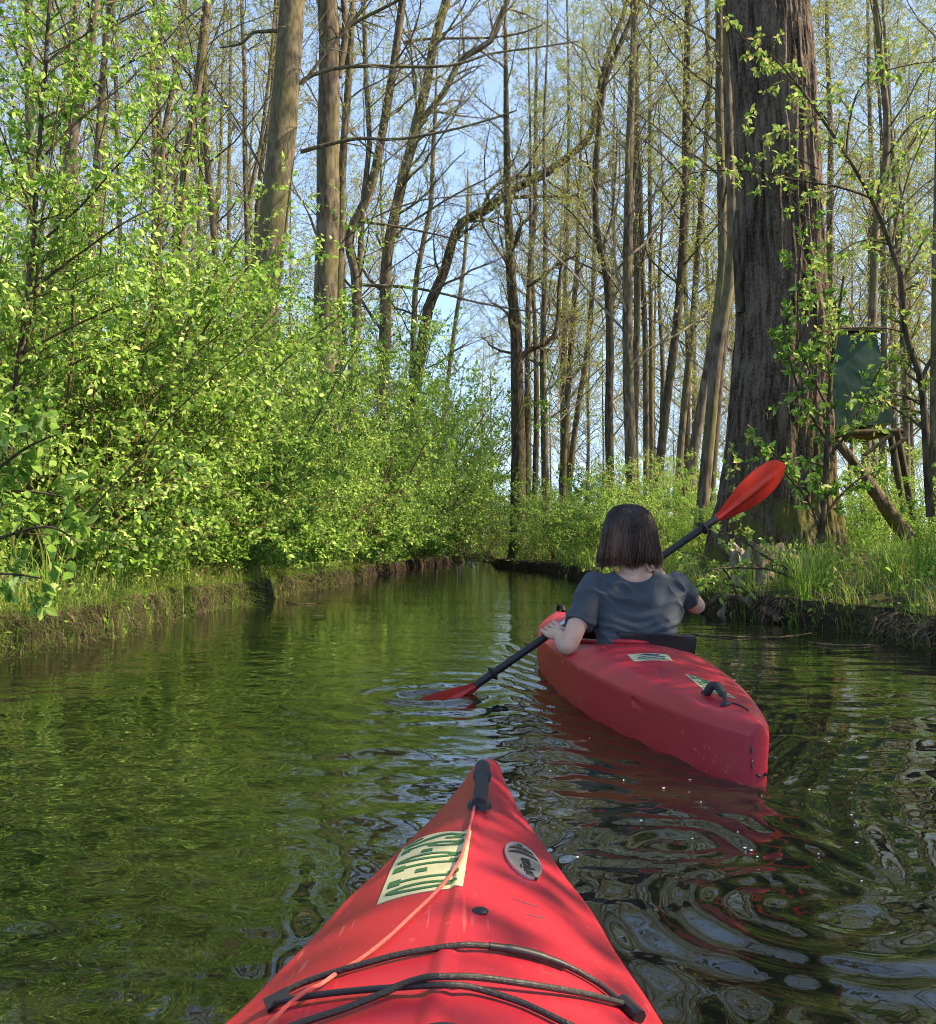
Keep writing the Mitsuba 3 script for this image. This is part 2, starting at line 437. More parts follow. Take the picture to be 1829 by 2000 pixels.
class Kayak:
    """Hull in its own frame: x to starboard, y along the keel from the stern (0) to the bow (L), z up from the waterline."""

    def __init__(s, L, half, gun, crown, draft, origin, heading, roll, bump=None, sharp=0.0):
        s.L, s.half, s.gun, s.crown, s.draft, s.bump, s.sharp = L, half, gun, crown, draft, bump, sharp
        s.M = np.eye(4)
        s.M[:3, :3] = Rotation.from_euler('z', heading, degrees=True).as_matrix() @ Rotation.from_euler('y', roll, degrees=True).as_matrix()
        s.M[:3, 3] = origin

    def world(s, p):
        return np.asarray(p) @ s.M[:3, :3].T + s.M[:3, 3]

    def local(s, p):
        return (np.asarray(p) - s.M[:3, 3]) @ s.M[:3, :3]

    def deck(s, x, y):
        """Deck height at local x, y."""
        y = np.clip(y, 0, s.L)
        b, g, c = np.maximum(s.half(y), 1e-4), s.gun(y), s.crown(y)
        u = np.clip(np.abs(x) / b, 0, 1)
        z = g + (c - g) * ((1 - s.sharp) * (1 - u ** 2.2) + s.sharp * (1 - u))
        return z + (s.bump(x, y, u) if s.bump is not None else 0)

    def solid(s, ys, inset=0.0, nd=44):
        rows = []
        for y in ys:
            b, g, dr_ = max(float(s.half(y)) - inset, 0.004), float(s.gun(y)), float(s.draft(y)) - inset
            u = np.linspace(-1, 1, nd)
            deck = np.stack([u * b, s.deck(u * (b + inset), np.full(nd, y)) - inset], 1)
            side = np.array([[1.0, -0.012 / max(g, 0.05) * 0 + 0.90], [0.985, 0.6], [0.96, 0.25], [0.93, 0.0]])
            st = np.stack([side[:, 0] * b, side[:, 1] * (g - inset)], 1)
            bot = np.array([[0.86, -0.45], [0.72, -0.75], [0.45, -0.93], [0.0, -1.0]])
            bt = np.stack([bot[:, 0] * b, bot[:, 1] * max(dr_, 0.01)], 1)
            right = np.vstack([st, bt])
            left = (right * [-1, 1])[::-1][1:]
            ring = np.vstack([deck, right, left])
            rows.append(np.c_[ring[:, 0], np.full(len(ring), y), ring[:, 1]])
        return loft(np.array(rows))

    def put_deck(s, poly, depth, at, rot=0.0):
        """A flat shape laid on the deck: shape coordinates turned by rot degrees and moved to local `at`; returns world mesh."""
        g = affinity.translate(affinity.rotate(poly, rot, origin=(0, 0)), *at)
        v, f = drape(g, lambda x, y: np.stack([x, y, s.deck(x, y)], 1), depth)
        return s.world(v), f

    def on_deck(s, px, py, lift=0.0):
        """The point of the deck seen at a pixel of the photograph, lifted a little."""
        o, q = np.array([0, 0, CH]), P(px, py, 1.0) - np.array([0, 0, CH])
        ts = np.linspace(0.3, 6, 6000)
        pts = s.local(o + ts[:, None] * q)
        z = s.deck(pts[:, 0], pts[:, 1])
        hit = np.nonzero((pts[:, 2] < z + lift) & (np.abs(pts[:, 0]) < s.half(np.clip(pts[:, 1], 0, s.L)) * 1.02))[0]
        p = pts[hit[0]] if len(hit) else pts[np.argmin(np.abs(pts[:, 2] - z - lift) + np.abs(pts[:, 0]))]
        return s.world(p)


def pch(x, y):
    f = PchipInterpolator(x, y)
    return lambda t: f(np.clip(t, x[0], x[-1]))


# the kayak we sit in: its gunwale line is read off the photograph once, at the height the gunwale has there
OWN_TIP = 1.93
gun_own = pch([-2.2, 0, 0.9, 1.5, 1.86, 1.93], [0.16, 0.165, 0.165, 0.185, 0.205, 0.21])
_rows = []
for (yl, xl_), (yr, xr_) in zip([(1500, 922), (1520, 914), (1597, 854), (1657, 794), (1723, 728), (1777, 662), (1854, 591), (1936, 509), (2000, 449)],
                                [(1500, 974), (1520, 985), (1597, 1027), (1657, 1071), (1723, 1119), (1777, 1157), (1854, 1201), (1936, 1258), (2000, 1302)]):
    Y = 1.0
    for _ in range(30):
        z = float(gun_own(Y))
        tt = P(914, yl, 1.0) - np.array([0, 0, CH])
        Y = (z - CH) / tt[2]
    _rows.append((Y, P(xl_, yl, Y)[0], P(xr_, yr, Y)[0]))
_rows = np.array(_rows)[::-1]
ry, rc, rh = _rows[:, 0], (_rows[:, 1] + _rows[:, 2]) / 2, (_rows[:, 2] - _rows[:, 1]) / 2
slope = np.polyfit(ry, rc, 1)
OWN_L, OWN_STERN = 4.1, OWN_TIP - 4.1
head_own = -math.degrees(math.atan(slope[0]))
ly = ry - OWN_STERN                                                   # to the kayak's own length
half_own = pch(np.r_[0, 0.5, 1.2, 1.9, 2.5, ly[0] - 0.12 if ly[0] > 2.75 else 2.6, ly, OWN_L - 0.02, OWN_L],
               np.r_[0.02, 0.13, 0.26, 0.305, 0.295, rh[0] * 1.16, rh, 0.017, 0.010])
gun_l = lambda y: gun_own(np.asarray(y) + OWN_STERN)
crown_own = pch([0, 0.6, 1.6, 2.4, 3.0, 3.5, 4.0, 4.1], [0.19, 0.20, 0.23, 0.265, 0.255, 0.245, 0.228, 0.214])


def own_bump(x, y, u):
    seam = 0.0032 * (np.exp(-((x - 0.003) / 0.0085) ** 8)) * (y < 3.99) * (y > 2.0)
    rail = 0.004 * np.exp(-((u - 0.93) / 0.05) ** 2)
    return seam + rail


own = Kayak(OWN_L, half_own, gun_l, crown_own, pch([0, 0.4, 2, 3.6, 4.1], [0.03, 0.09, 0.11, 0.08, 0.02]),
            [slope[0] * OWN_STERN + slope[1], OWN_STERN, 0], head_own, 0.0, own_bump, sharp=0.30)
ys = np.unique(np.r_[np.linspace(0, 2.4, 40), np.linspace(2.4, 4.0, 120), np.linspace(4.0, 4.1, 16)])
hull = mani(own.solid(ys, nd=90))
room = mani(own.solid(np.linspace(0.5, 2.6, 40), inset=0.008))
well = m3.Manifold.extrude(m3.CrossSection([[(0.235 * math.cos(a), 1.75 + 0.45 * math.sin(a)) for a in np.linspace(0, 2 * np.pi, 48)[:-1]]]), 1.0)
hull = hull - room - well.translate([0, 0, 0.05])
KO = thing('kayak', 'bright red touring kayak that the picture is taken from, only its pointed foredeck in view', 'kayak')
hm = tri(hull)
hm.vertices = own.world(hm.vertices)
put('hull', hm, 'm_red', KO, smooth=28)
a = np.linspace(0, 2 * np.pi, 60)
cx, cy = 0.24 * np.cos(a), 1.75 + 0.455 * np.sin(a)
put('cockpit_rim', tube(own.world(np.stack([cx, cy, own.deck(cx, cy) + 0.012], 1)), 0.012, 8), 'm_black', KO)
a = own.world(np.array([[0, 1.45, -0.05]]))[0]
put('seat', trimesh.creation.box([0.36, 0.4, 0.03], T=None).apply_translation(a), 'm_black', KO)

# registration sticker, its lettering drawn across the deck: text up = starboard, reading towards the stern
def glyphs():
    """SP-01-10 in a tall narrow slab face: x reading direction 0..1, y letter height 0..1."""
    w, out = 0.105, []
    ring = lambda x0, x1, y0=0.0, y1=1.0, tx=0.026, ty=0.16: affinity.translate(affinity.scale(Point(0, 0).buffer(1, 32), (x1 - x0) / 2, (y1 - y0) / 2), (x0 + x1) / 2, (y0 + y1) / 2).difference(
        affinity.translate(affinity.scale(Point(0, 0).buffer(1, 32), (x1 - x0) / 2 - tx, (y1 - y0) / 2 - ty), (x0 + x1) / 2, (y0 + y1) / 2))
    one = lambda x: union_all([box(x + 0.04, 0.08, x + 0.066, 0.95), box(x + 0.012, 0, x + 0.094, 0.17), box(x + 0.0, 0.84, x + 0.05, 1.0)])
    s = LineString([(0.10, 0.76), (0.094, 0.88), (0.065, 0.945), (0.035, 0.90), (0.022, 0.78), (0.035, 0.63), (0.075, 0.42), (0.095, 0.26), (0.085, 0.12), (0.055, 0.055), (0.025, 0.10), (0.014, 0.25)])
    s = affinity.scale(affinity.scale(s, 1, 0.22, origin=(0, 0)).buffer(0.0155, 8), 1, 1 / 0.22, origin=(0, 0))
    out.append(s)
    p = union_all([box(0.165, 0.0, 0.19, 1.0), box(0.145, 0.0, 0.225, 0.15), box(0.148, 0.9, 0.2, 1.0), ring(0.165, 0.255, 0.43, 1.0, 0.026, 0.1).intersection(box(0.18, 0.3, 0.3, 1.1))])
    out += [p, box(0.285, 0.36, 0.335, 0.53), ring(0.365, 0.465), one(0.49), box(0.615, 0.36, 0.665, 0.53), one(0.70), ring(0.825, 0.925)]
    return out


def sticker(K, corners_px, name):
    """A sticker whose photograph corners (far left, far right, near right, near left) lie on the deck of K; up = right."""
    c = np.array([K.local(K.on_deck(*q)) for q in corners_px])[:, :2]
    uvmap = lambda u, v: (1 - u) * (1 - v) * c[0][:, None] + (1 - u) * v * c[1][:, None] + u * v * c[2][:, None] + u * (1 - v) * c[3][:, None]   # u: reading, v: up

    def fn(u, v):
        q = uvmap(u, v)
        return np.stack([q[0], q[1], K.deck(q[0], q[1])], 1)

    return lambda poly, depth: (lambda r: (K.world(r[0]), r[1]))(drape(poly, fn, depth, 0.03))


st = sticker(own, [(787, 1660), (921, 1624), (904, 1734), (737, 1769)], 'a')
sk = put('registration_sticker', st(box(0, 0, 1, 1), 0.0012), 'm_sticker', KO)
for g in glyphs():
    gg = affinity.translate(affinity.scale(g, 1, 0.86, origin=(0, 0)), 0.04, 0.07)
    put('letter', st(gg, 0.0022), 'm_sticker_ink', sk)

# oval maker's badge
bl = own.local(own.on_deck(1021, 1687))
bc0, bA, bB = np.array([1021, 1687.7]), np.array([-10.4, -33.1]), np.array([34.2, 11.4])
badge_c = np.array([own.local(own.on_deck(*q))[:2] for q in (bc0 + bA - bB, bc0 + bA + bB, bc0 - bA + bB, bc0 - bA - bB)])
bq = lambda u, v: (1 - u) * (1 - v) * badge_c[3][:, None] + u * (1 - v) * badge_c[0][:, None] + u * v * badge_c[1][:, None] + (1 - u) * v * badge_c[2][:, None]   # u: reading, away from us; v: to the right


def badge(poly, depth):
    def fn(u, v):
        q = bq(u, v)
        return np.stack([q[0], q[1], own.deck(q[0], q[1])], 1)
    v, f = drape(poly, fn, depth, 0.05)
    return own.world(v), f


oval = affinity.translate(affinity.scale(Point(0, 0).buffer(1, 48), 0.5, 0.5), 0.5, 0.5)
bk = put('oval_badge', badge(oval, 0.003), 'm_badge', KO)
put('badge_rim', badge(oval.difference(oval.buffer(-0.06)), 0.0042), 'm_metal', bk)
tm = meshkit.text_mesh('prijon', 0.2)
flat = union_all([Polygon(tm.vertices[f][:, :2]).buffer(1e-4) for f in tm.faces if abs(tm.vertices[f][:, 2]).max() < 1e-6])
w0 = flat.bounds
flat = affinity.scale(affinity.translate(flat, -w0[0], -w0[1]), 0.47 / (w0[2] - w0[0]), 0.42 / (w0[3] - w0[1]), origin=(0, 0))
flat = affinity.affine_transform(flat, [1, 0, 0, -1, 0.03, 0.75])
put('badge_lettering', badge(flat.simplify(0.004), 0.0045), 'm_black', bk)
for k, (u0, amp, wd) in enumerate([(0.60, 0.10, 0.05), (0.74, 0.10, 0.055), (0.88, 0.09, 0.04)]):
    vv = np.linspace(0.12 + 0.05 * k, 0.92 - 0.08 * k, 24)
    mid = u0 + amp * np.sin((vv - vv[0]) / (vv[-1] - vv[0]) * np.pi) ** 0.8
    th = wd * np.sin((vv - vv[0]) / (vv[-1] - vv[0]) * np.pi)
    put('badge_stripe', badge(Polygon(np.r_[np.c_[mid - th, vv], np.c_[mid + th * 0.5, vv][::-1]]).buffer(0.003).intersection(oval.buffer(-0.07)), 0.0045), 'm_black', bk)

# deck hardware
def path(K, pxs, lifts, n=60):
    return spline(np.array([K.on_deck(x, y, l) for (x, y), l in zip(pxs, lifts)]), n)


BR = 0.0028
c1 = path(own, [(527, 1955), (600, 1917), (700, 1886), (800, 1861), (895, 1847), (960, 1849), (1040, 1864), (1110, 1888), (1165, 1918), (1205, 1950), (1241, 1983)], [0.006, 0.006, 0.005, 0.005, 0.006, 0.006, 0.006, 0.005, 0.005, 0.005, 0.006])
put('bungee', tube(c1, BR, 10), 'm_bungee', KO)
c2 = path(own, [(522, 1962), (640, 1941), (760, 1930), (870, 1924), (935, 1932), (1010, 1955), (1100, 1996), (1180, 2035), (1260, 2080)], [0.006, 0.006, 0.006, 0.007, 0.006, 0.005, 0.005, 0.005, 0.005])
put('bungee', tube(c2, BR * 0.95, 10), 'm_bungee', KO)
c3 = path(own, [(430, 2090), (500, 2042), (570, 2005), (660, 1975), (740, 1944), (800, 1918), (850, 1908), (930, 1909), (1040, 1924), (1140, 1941), (1222, 1962)], [0.006, 0.006, 0.006, 0.006, 0.008, 0.011, 0.011, 0.010, 0.008, 0.006, 0.006], 60)
put('bungee', tube(c3, BR, 10), 'm_bungee', KO)
sl = path(own, [(955, 1848.5), (990, 1853), (1040, 1864), (1085, 1878), (1105, 1886)], [0.006] * 5, 24)
put('bungee_sleeve', tube(sl, np.where((np.linspace(0, 1, 24) > 0.22) & (np.linspace(0, 1, 24) < 0.72), BR * 1.55, BR * 1.25), 12), 'm_black', KO)
for (q0, q1) in (((519, 1966), (566, 1941)), ((1216, 1955), (1250, 1988))):
    e = path(own, [q0, q1], [0.006, 0.006], 6)
    put('cord_anchor', tube(e, 0.0068, 8), 'm_black', KO)
pc = path(own, [(931, 1556), (924, 1590), (914, 1630), (903, 1668), (881, 1708), (846, 1748), (800, 1792), (750, 1838), (700, 1876), (655, 1903), (612, 1928), (570, 1957), (530, 1996), (470, 2060)], [0.004] * 10 + [0.013, 0.008, 0.004, 0.004], 160)
rr_ = 0.0016 * (1 + 0.25 * meshkit.noise(np.c_[np.arange(160) * 0.9, np.zeros(160), np.zeros(160)]))
put('deck_line', tube(pc, rr_, 8), 'm_cord', KO)
# bow toggle
h0, h1, h2, h3 = own.on_deck(943, 1497, 0.006), own.on_deck(942, 1518, 0.011), own.on_deck(940, 1548, 0.012), own.on_deck(936, 1572, 0.007)
hp = spline(np.array([h0, h1, h2, h3]), 40)
tt = np.linspace(0, 1, 40)
hr = np.where(tt < 0.45, 0.0122, 0.0104) + 0.0006 * np.sin(tt * 170) * (tt < 0.45) - 0.004 * (tt < 0.04) + 0.0016 * ((tt > 0.28) & (tt < 0.46))
HK = put('grab_handle', tube(hp, hr, 16), 'm_rubber', KO)
q = own.on_deck(937, 1578, 0.0)
cap = trimesh.creation.revolve(np.array([[0, 0.011], [0.012, 0.011], [0.0165, 0.007], [0.0172, 0.0], [0, 0.0]]), sections=28)
cap.apply_translation(q)
put('handle_cap', cap, 'm_black', HK)
scr = trimesh.creation.icosphere(2, 0.006)
scr.apply_scale([1, 1, 0.35])
scr.apply_translation(q + [0, 0, 0.012])
put('screw', scr, 'm_metal', HK)
st_ = trimesh.creation.icosphere(3, 0.0085)
st_.apply_scale([1, 1, 0.42])
st_.apply_translation(own.on_deck(938, 1780, 0.001))
put('deck_stud', st_, 'm_black', KO)
for a_, b_ in (((1004, 1756), (1050, 1772)), ((1030, 1786), (1062, 1794))):
    ln = np.array([own.local(own.on_deck(*a_))[:2], own.local(own.on_deck((a_[0] + b_[0]) / 2, (a_[1] + b_[1]) / 2 + 1.5))[:2], own.local(own.on_deck(*b_))[:2]])
    put('scratch', own.put_deck(LineString(ln).buffer(0.0008), 0.0005, (0, 0)), 'm_emblem', KO)
fit = trimesh.creation.revolve(np.array([[0, 0.012], [0.02, 0.012], [0.026, 0.006], [0.027, 0.0], [0, 0.0]]), sections=28)
fit.apply_translation(own.on_deck(864, 2056, 0.0))
put('deck_fitting', fit, 'm_black', KO)

# ------------------------------------------------------------------ the other kayak
K2L = 3.75
half2 = pch([0, 0.005, 0.018, 0.05, 0.2, 0.5, 0.9, 1.35, 1.8, 2.3, 2.9, 3.4, 3.68, 3.75], [0.015, 0.024, 0.031, 0.042, 0.092, 0.165, 0.24, 0.287, 0.297, 0.285, 0.215, 0.11, 0.03, 0.012])
gun2 = pch([0, 0.3, 0.9, 1.5, 2.4, 3.2, 3.75], [0.125, 0.128, 0.142, 0.155, 0.16, 0.175, 0.20])
crown2 = pch([0, 0.12, 0.5, 0.9, 1.25, 1.4, 2.3, 3.2, 3.75], [0.158, 0.168, 0.192, 0.212, 0.226, 0.226, 0.238, 0.225, 0.21])


def bump2(x, y, u):
    r = np.sqrt((x / 0.17) ** 2 + ((y - 1.16) / 0.19) ** 2)
    pod = 0.010 * (1 / (1 + np.exp((r - 1) * 22)))
    seam = 0.002 * np.exp(-(x / 0.008) ** 4) * (y > 0.25) * (y < 0.98)
    shoulder = 0.012 * np.clip(1 - np.abs(u - 0.72) / 0.3, 0, 1) * np.clip((y - 0.12) / 0.2, 0, 1) * np.clip((1.5 - y) / 0.3, 0, 1)
    return pod + seam + shoulder


k2 = Kayak(K2L, half2, gun2, crown2, pch([0, 0.3, 1.5, 3.2, 3.75], [0.03, 0.08, 0.11, 0.08, 0.03]), [0.735, 2.62, 0.0], 3.0, 3.0, bump2)
hull2 = mani(k2.solid(np.unique(np.r_[np.linspace(0, 0.03, 12), np.linspace(0.03, 0.3, 24), np.linspace(0.3, 1.6, 70), np.linspace(1.6, K2L, 60)]), nd=70))
room2 = mani(k2.solid(np.linspace(1.2, 3.3, 40), inset=0.008))
CP = [(0.225 * math.cos(t) * (1.0 - 0.25 * max(math.sin(t), 0)), 1.93 + 0.53 * math.sin(t)) for t in np.linspace(0, 2 * np.pi, 65)[:-1]]
well2 = m3.Manifold.extrude(m3.CrossSection([CP]), 1.0).translate([0, 0, 0.03])
hull2 = hull2 - room2 - well2
for sd in (-1, 1):
    hull2 = hull2 - m3.Manifold.batch_hull([ball((sd * 0.206, 0.62, 0.112), 0.024, 20), ball((sd * 0.160, 0.40, 0.085), 0.006, 20), ball((sd * 0.208, 0.60, 0.085), 0.016, 20)])
K2 = thing('kayak', 'red recreational kayak with a woman paddling in its cockpit, its stern towards us', 'kayak')
hm2 = tri(hull2)
hm2.vertices = k2.world(hm2.vertices)
put('hull', hm2, 'm_red', K2, smooth=28)
cp = np.array(CP + CP[:1])
put('cockpit_rim', tube(k2.world(np.c_[cp, k2.deck(cp[:, 0], cp[:, 1]) + 0.008]), 0.010, 8), 'm_red', K2)
# seat and its backrest
sb = trimesh.creation.box([0.34, 0.36, 0.03])
sb.vertices = k2.world(sb.vertices + [0.02, 1.66, -0.075])
put('seat', sb, 'm_black', K2)
bx = np.linspace(-1, 1, 25)
prof = [(-0.04, 0.0, 0.9), (0.10, -0.005, 0.96), (0.20, -0.018, 1.0), (0.252, -0.03, 1.0), (0.266, -0.034, 0.955), (0.27, -0.036, 0.9)]
fr, bkk = [], []
for z, dy, sc in prof:
    xx = bx * 0.165 * sc + 0.075
    yy = 1.435 + dy + 0.07 * np.abs(bx) ** 2.4
    fr.append(np.c_[xx, yy + 0.014, np.full(25, z)])
    bkk.append(np.c_[xx, yy - 0.014, np.full(25, z)])
rings = np.array([np.vstack([a_, b_[::-1]]) for a_, b_ in zip(fr, bkk)])
bm = loft(rings)
bm.vertices = k2.world(bm.vertices)
put('backrest', bm, 'm_black', K2, smooth=40)
# sticker with a dark emblem, registration sticker
c_ = [(1226, 1279), (1303, 1279), (1316, 1292), (1240, 1292)]
lc = np.array([k2.local(k2.on_deck(*q))[:2] for q in c_])
e1 = put('emblem_sticker', k2.put_deck(Polygon(lc), 0.0012, (0, 0)), 'm_sticker', K2)
ctr, ax, ay = lc.mean(0), (lc[1] - lc[0] + lc[2] - lc[3]) / 2, (lc[0] - lc[3] + lc[1] - lc[2]) / 2
emb = union_all([Polygon([(-0.3, 0.18), (-0.05, 0.36), (0.12, 0.22), (0.3, 0.3), (0.22, 0.12), (-0.1, 0.12)]), Polygon([(-0.34, -0.02), (0.1, 0.06), (0.38, -0.02), (0.34, -0.1), (0, -0.04), (-0.32, -0.1)]),
                 Polygon([(-0.38, -0.2), (-0.1, -0.14), (0.36, -0.2), (0.3, -0.27), (-0.1, -0.22), (-0.3, -0.28)]), box(-0.2, -0.38, 0.4, -0.33)])
emb = affinity.affine_transform(emb, [ax[0], ay[0], ax[1], ay[1], ctr[0], ctr[1]])
put('emblem', k2.put_deck(emb, 0.0022, (0, 0)), 'm_emblem', e1)
st2 = sticker(k2, [(1338, 1317), (1385, 1331), (1438, 1366), (1381, 1353)], 'b')
s2 = put('registration_sticker', st2(box(0, 0, 1, 1), 0.0012), 'm_sticker', K2)
for g in glyphs():
    put('letter', st2(affinity.translate(affinity.scale(g, 1, 0.86, origin=(0, 0)), 0.04, 0.07), 0.0022), 'm_sticker_ink', s2)
# stern handle: an arched grip between two anchors
a0, a1 = k2.on_deck(1380, 1352, 0.002), k2.on_deck(1417, 1375, 0.004)
mid = (a0 + a1) / 2
hp = spline(np.array([a0] + [k2.on_deck(*q) for q in ((1385, 1347, 0.020), (1391, 1340, 0.030), (1401, 1340, 0.033), (1410, 1351, 0.026), (1415, 1363, 0.014))] + [a1]), 36)
hr = np.interp(np.linspace(0, 1, 36), [0, 0.15, 0.25, 0.75, 0.8, 1], [0.010, 0.012, 0.0125, 0.012, 0.006, 0.006])
H2 = put('grab_handle', tube(hp, hr, 14), 'm_rubber', K2)
for q, sc in ((a1, 0.8), (a0, 0.9)):
    cc = cap.copy()
    cc.apply_translation(-cc.bounds.mean(0))
    cc.apply_scale(sc)
    cc.apply_translation(q)
    put('handle_cap', cc, 'm_black', H2)
dl = spline(np.array([k2.on_deck(*q, 0.002) for q in ((1417, 1377), (1432, 1374), (1450, 1380), (1463, 1388))]), 20)
put('deck_line', tube(dl, 0.0022, 6), 'm_black', K2)
mk = LineString([k2.local(k2.on_deck(*q))[:2] for q in ((1297, 1324), (1288, 1314), (1292, 1311), (1309, 1312))]).buffer(0.0016)
put('pen_mark', k2.put_deck(mk, 0.0006, (0, 0)), 'm_emblem', K2)
# the worn black slot in the stern post
for sp in ([[-0.019, 0.000, 0.100], [-0.019, 0.003, 0.090], [-0.019, 0.004, 0.080]], [[-0.018, 0.003, 0.068], [-0.016, 0.002, 0.055], [-0.016, 0.002, 0.044]], [[-0.004, -0.003, 0.032], [0.008, -0.002, 0.027], [0.022, -0.001, 0.035]]):
    put('stern_slot', tube(k2.world(spline(np.array(sp), 14)), 0.0006 + 0.005 * meshkit.noise(np.c_[np.arange(14) * 0.7, np.full(14, sp[0][2] * 90), np.zeros(14)]), 7), 'm_black', K2)
# bow handle stub
bh = k2.world(np.array([[0, K2L - 0.06, 0.222], [0.0, K2L - 0.10, 0.25], [0.012, K2L - 0.16, 0.246], [0.012, K2L - 0.2, 0.222]]))
put('bow_handle', tube(spline(bh, 14), 0.013, 10), 'm_black', K2)
# lilac cloth left of the hips
cg = trimesh.creation.icosphere(4, 1.0)
cg.vertices *= (1 + 0.25 * (meshkit.fbm(cg.vertices * 2.2, 3) - 0.5)[:, None])
cg.vertices = P(1146, 1268, 4.2) + cg.vertices * [0.06, 0.09, 0.03] + [0, 0.0, -0.012]
tag(put('cloth', cg, 'm_cloth', smooth=True), 'crumpled pale lilac cloth lying in the cockpit beside the paddling woman', 'cloth')

# ------------------------------------------------------------------ water: a sheet with ripples, cut out where the hulls sit in it
def wave(x, y):
    rng = np.random.default_rng(5)
    h = np.zeros_like(x)
    calm = 0.22 + 1.35 * np.exp(-np.maximum(y, 0) / 4.5)
    for k in range(26):
        lam = 0.10 * 1.13 ** k
        th = rng.normal(math.pi / 2, 0.75)
        ph = rng.random() * 6.28
        wob = 1.6 * nz(x, y, 0.55 / lam ** 0.5, 20 + k, 1)
        h += 0.0019 * lam ** 0.95 / (1 + (lam / 0.9) ** 2) * np.sin((x * math.cos(th) + y * math.sin(th)) * 6.283 / lam + ph + 3 * wob) * calm
    h += (0.007 * (nz(x, y * 1.4, 5.5, 61, 2) - 0.5) + 0.0022 * (nz(x, y * 1.5, 15, 62, 2) - 0.5)) * np.clip(1.3 - y / 5, 0, 1)
    # transverse waves in the wake of the other kayak and the paddle stroke
    h += 0.0042 * np.sin((y - 2.3 + 0.25 * (x - 0.2) ** 2 * 8) * 6.283 / (0.16 + 0.025 * (y - 2.3))) * np.exp(-((x - 0.22) / 0.16) ** 2) * np.exp(-((y - 3.3) / 0.75) ** 2)
    r = np.hypot(x + 0.16, (y - 4.2))
    h += 0.010 * np.cos(r * 6.283 / 0.17) * np.exp(-(r / 0.26) ** 2) + 0.003 * np.cos(r * 6.283 / 0.2) * np.exp(-(r / 0.8) ** 2)
    # the eddy that the previous stroke left on the right
    r, a_ = np.hypot(x - 0.60, y - 1.72), np.arctan2(y - 1.72, x - 0.60)
    h += 0.0048 * np.sin(r * 6.283 / 0.105 + 1.2 * np.sin(a_ * 2) + 4.5 * nz(x, y, 5, 71, 3)) * np.exp(-((r - 0.22) / 0.16) ** 2) * (0.6 + 0.4 * np.cos(a_ + 2.6))
    r = np.hypot(x - 0.40, y - 2.12)
    h += 0.0034 * np.sin(r * 6.283 / 0.085 + 14 * nz(x, y, 6, 72, 3)) * np.exp(-(r / 0.22) ** 2)
    # bow and stern waves along the hulls
    for K in (own, k2):
        d = np.abs((x - K.M[0, 3]) * K.M[0, 0] + (y - K.M[1, 3]) * K.M[1, 0])
        s = (x - K.M[0, 3]) * K.M[0, 1] + (y - K.M[1, 3]) * K.M[1, 1]
        lap = np.maximum(d - K.half(np.clip(s, 0, K.L)), 0)
        h += 0.0034 * np.sin((lap * 1.6 - s * 0.55) * 6.283 / 0.17 + 3 * nz(x, y, 3, 73, 2)) * np.exp(-lap / 0.22) * (s > -0.8) * (s < K.L + 0.15)
    return h


def build_water():
    ys = [-30.0]
    while ys[-1] < 110:
        y = ys[-1]
        ys.append(y + (1.0 if y < -2.5 else 0.05 if y < 0.6 else max(0.011, 0.0066 * y)))
    ys = np.array(ys)
    u = np.linspace(-1, 1, 330)
    u = np.sign(u) * (0.62 * np.abs(u) + 0.38 * np.abs(u) ** 3)
    c, w = (XL(ys) + XR(ys)) / 2, (XR(ys) - XL(ys)) / 2 + 0.45
    X = c[:, None] + w[:, None] * u[None]
    Y = np.broadcast_to(ys[:, None], X.shape)
    Z = wave(X, Y)
    n, k = X.shape
    v = np.stack([X, Y, Z], -1).reshape(-1, 3)
    i = (np.arange(n - 1) * k)[:, None] + np.arange(k - 1)[None]
    q = np.stack([i, i + 1, i + k + 1, i + k], -1).reshape(-1, 4)
    inside = np.zeros(len(v), bool)
    for K in (own, k2):
        l = K.local(v)
        inside |= (np.abs(l[:, 0]) < 0.93 * K.half(np.clip(l[:, 1], 0, K.L)) - 0.042) & (l[:, 1] > 0.06) & (l[:, 1] < K.L - 0.06)
    return v, q[~inside[q].any(1)]


tag(put('water', build_water(), 'm_water', smooth=True), 'calm dark green canal water with ripples and reflections', kind='structure')

# ------------------------------------------------------------------ the paddle
PA, PB = P(932, 1337, 4.20), P(1397, 1015, 4.56)          # the two necks of the shaft
pax = unit(PB - PA)
PL = np.linalg.norm(PB - PA)
on_shaft = lambda t: PA + (PB - PA) * t
PD = thing('paddle', 'double bladed paddle with red blades and black shaft held by the seated woman', 'paddle')
put('shaft', tube(np.array([PA - pax * 0.01, on_shaft(0.27)]), 0.0158, 20), 'm_black', PD)
put('shaft', tube(np.array([on_shaft(0.2701), on_shaft(0.60)]), 0.0152, 20), 'm_metal', PD)
put('shaft', tube(np.array([on_shaft(0.6001), PB + pax * 0.01]), 0.0158, 20), 'm_black', PD)
for t in (0.062, 0.945):
    rp = on_shaft(t) + pax * np.linspace(-0.012, 0.012, 9)[:, None]
    put('drip_ring', tube(rp, np.array([0.017, 0.021, 0.025, 0.031, 0.0315, 0.027, 0.022, 0.02, 0.017]), 24), 'm_black', PD)


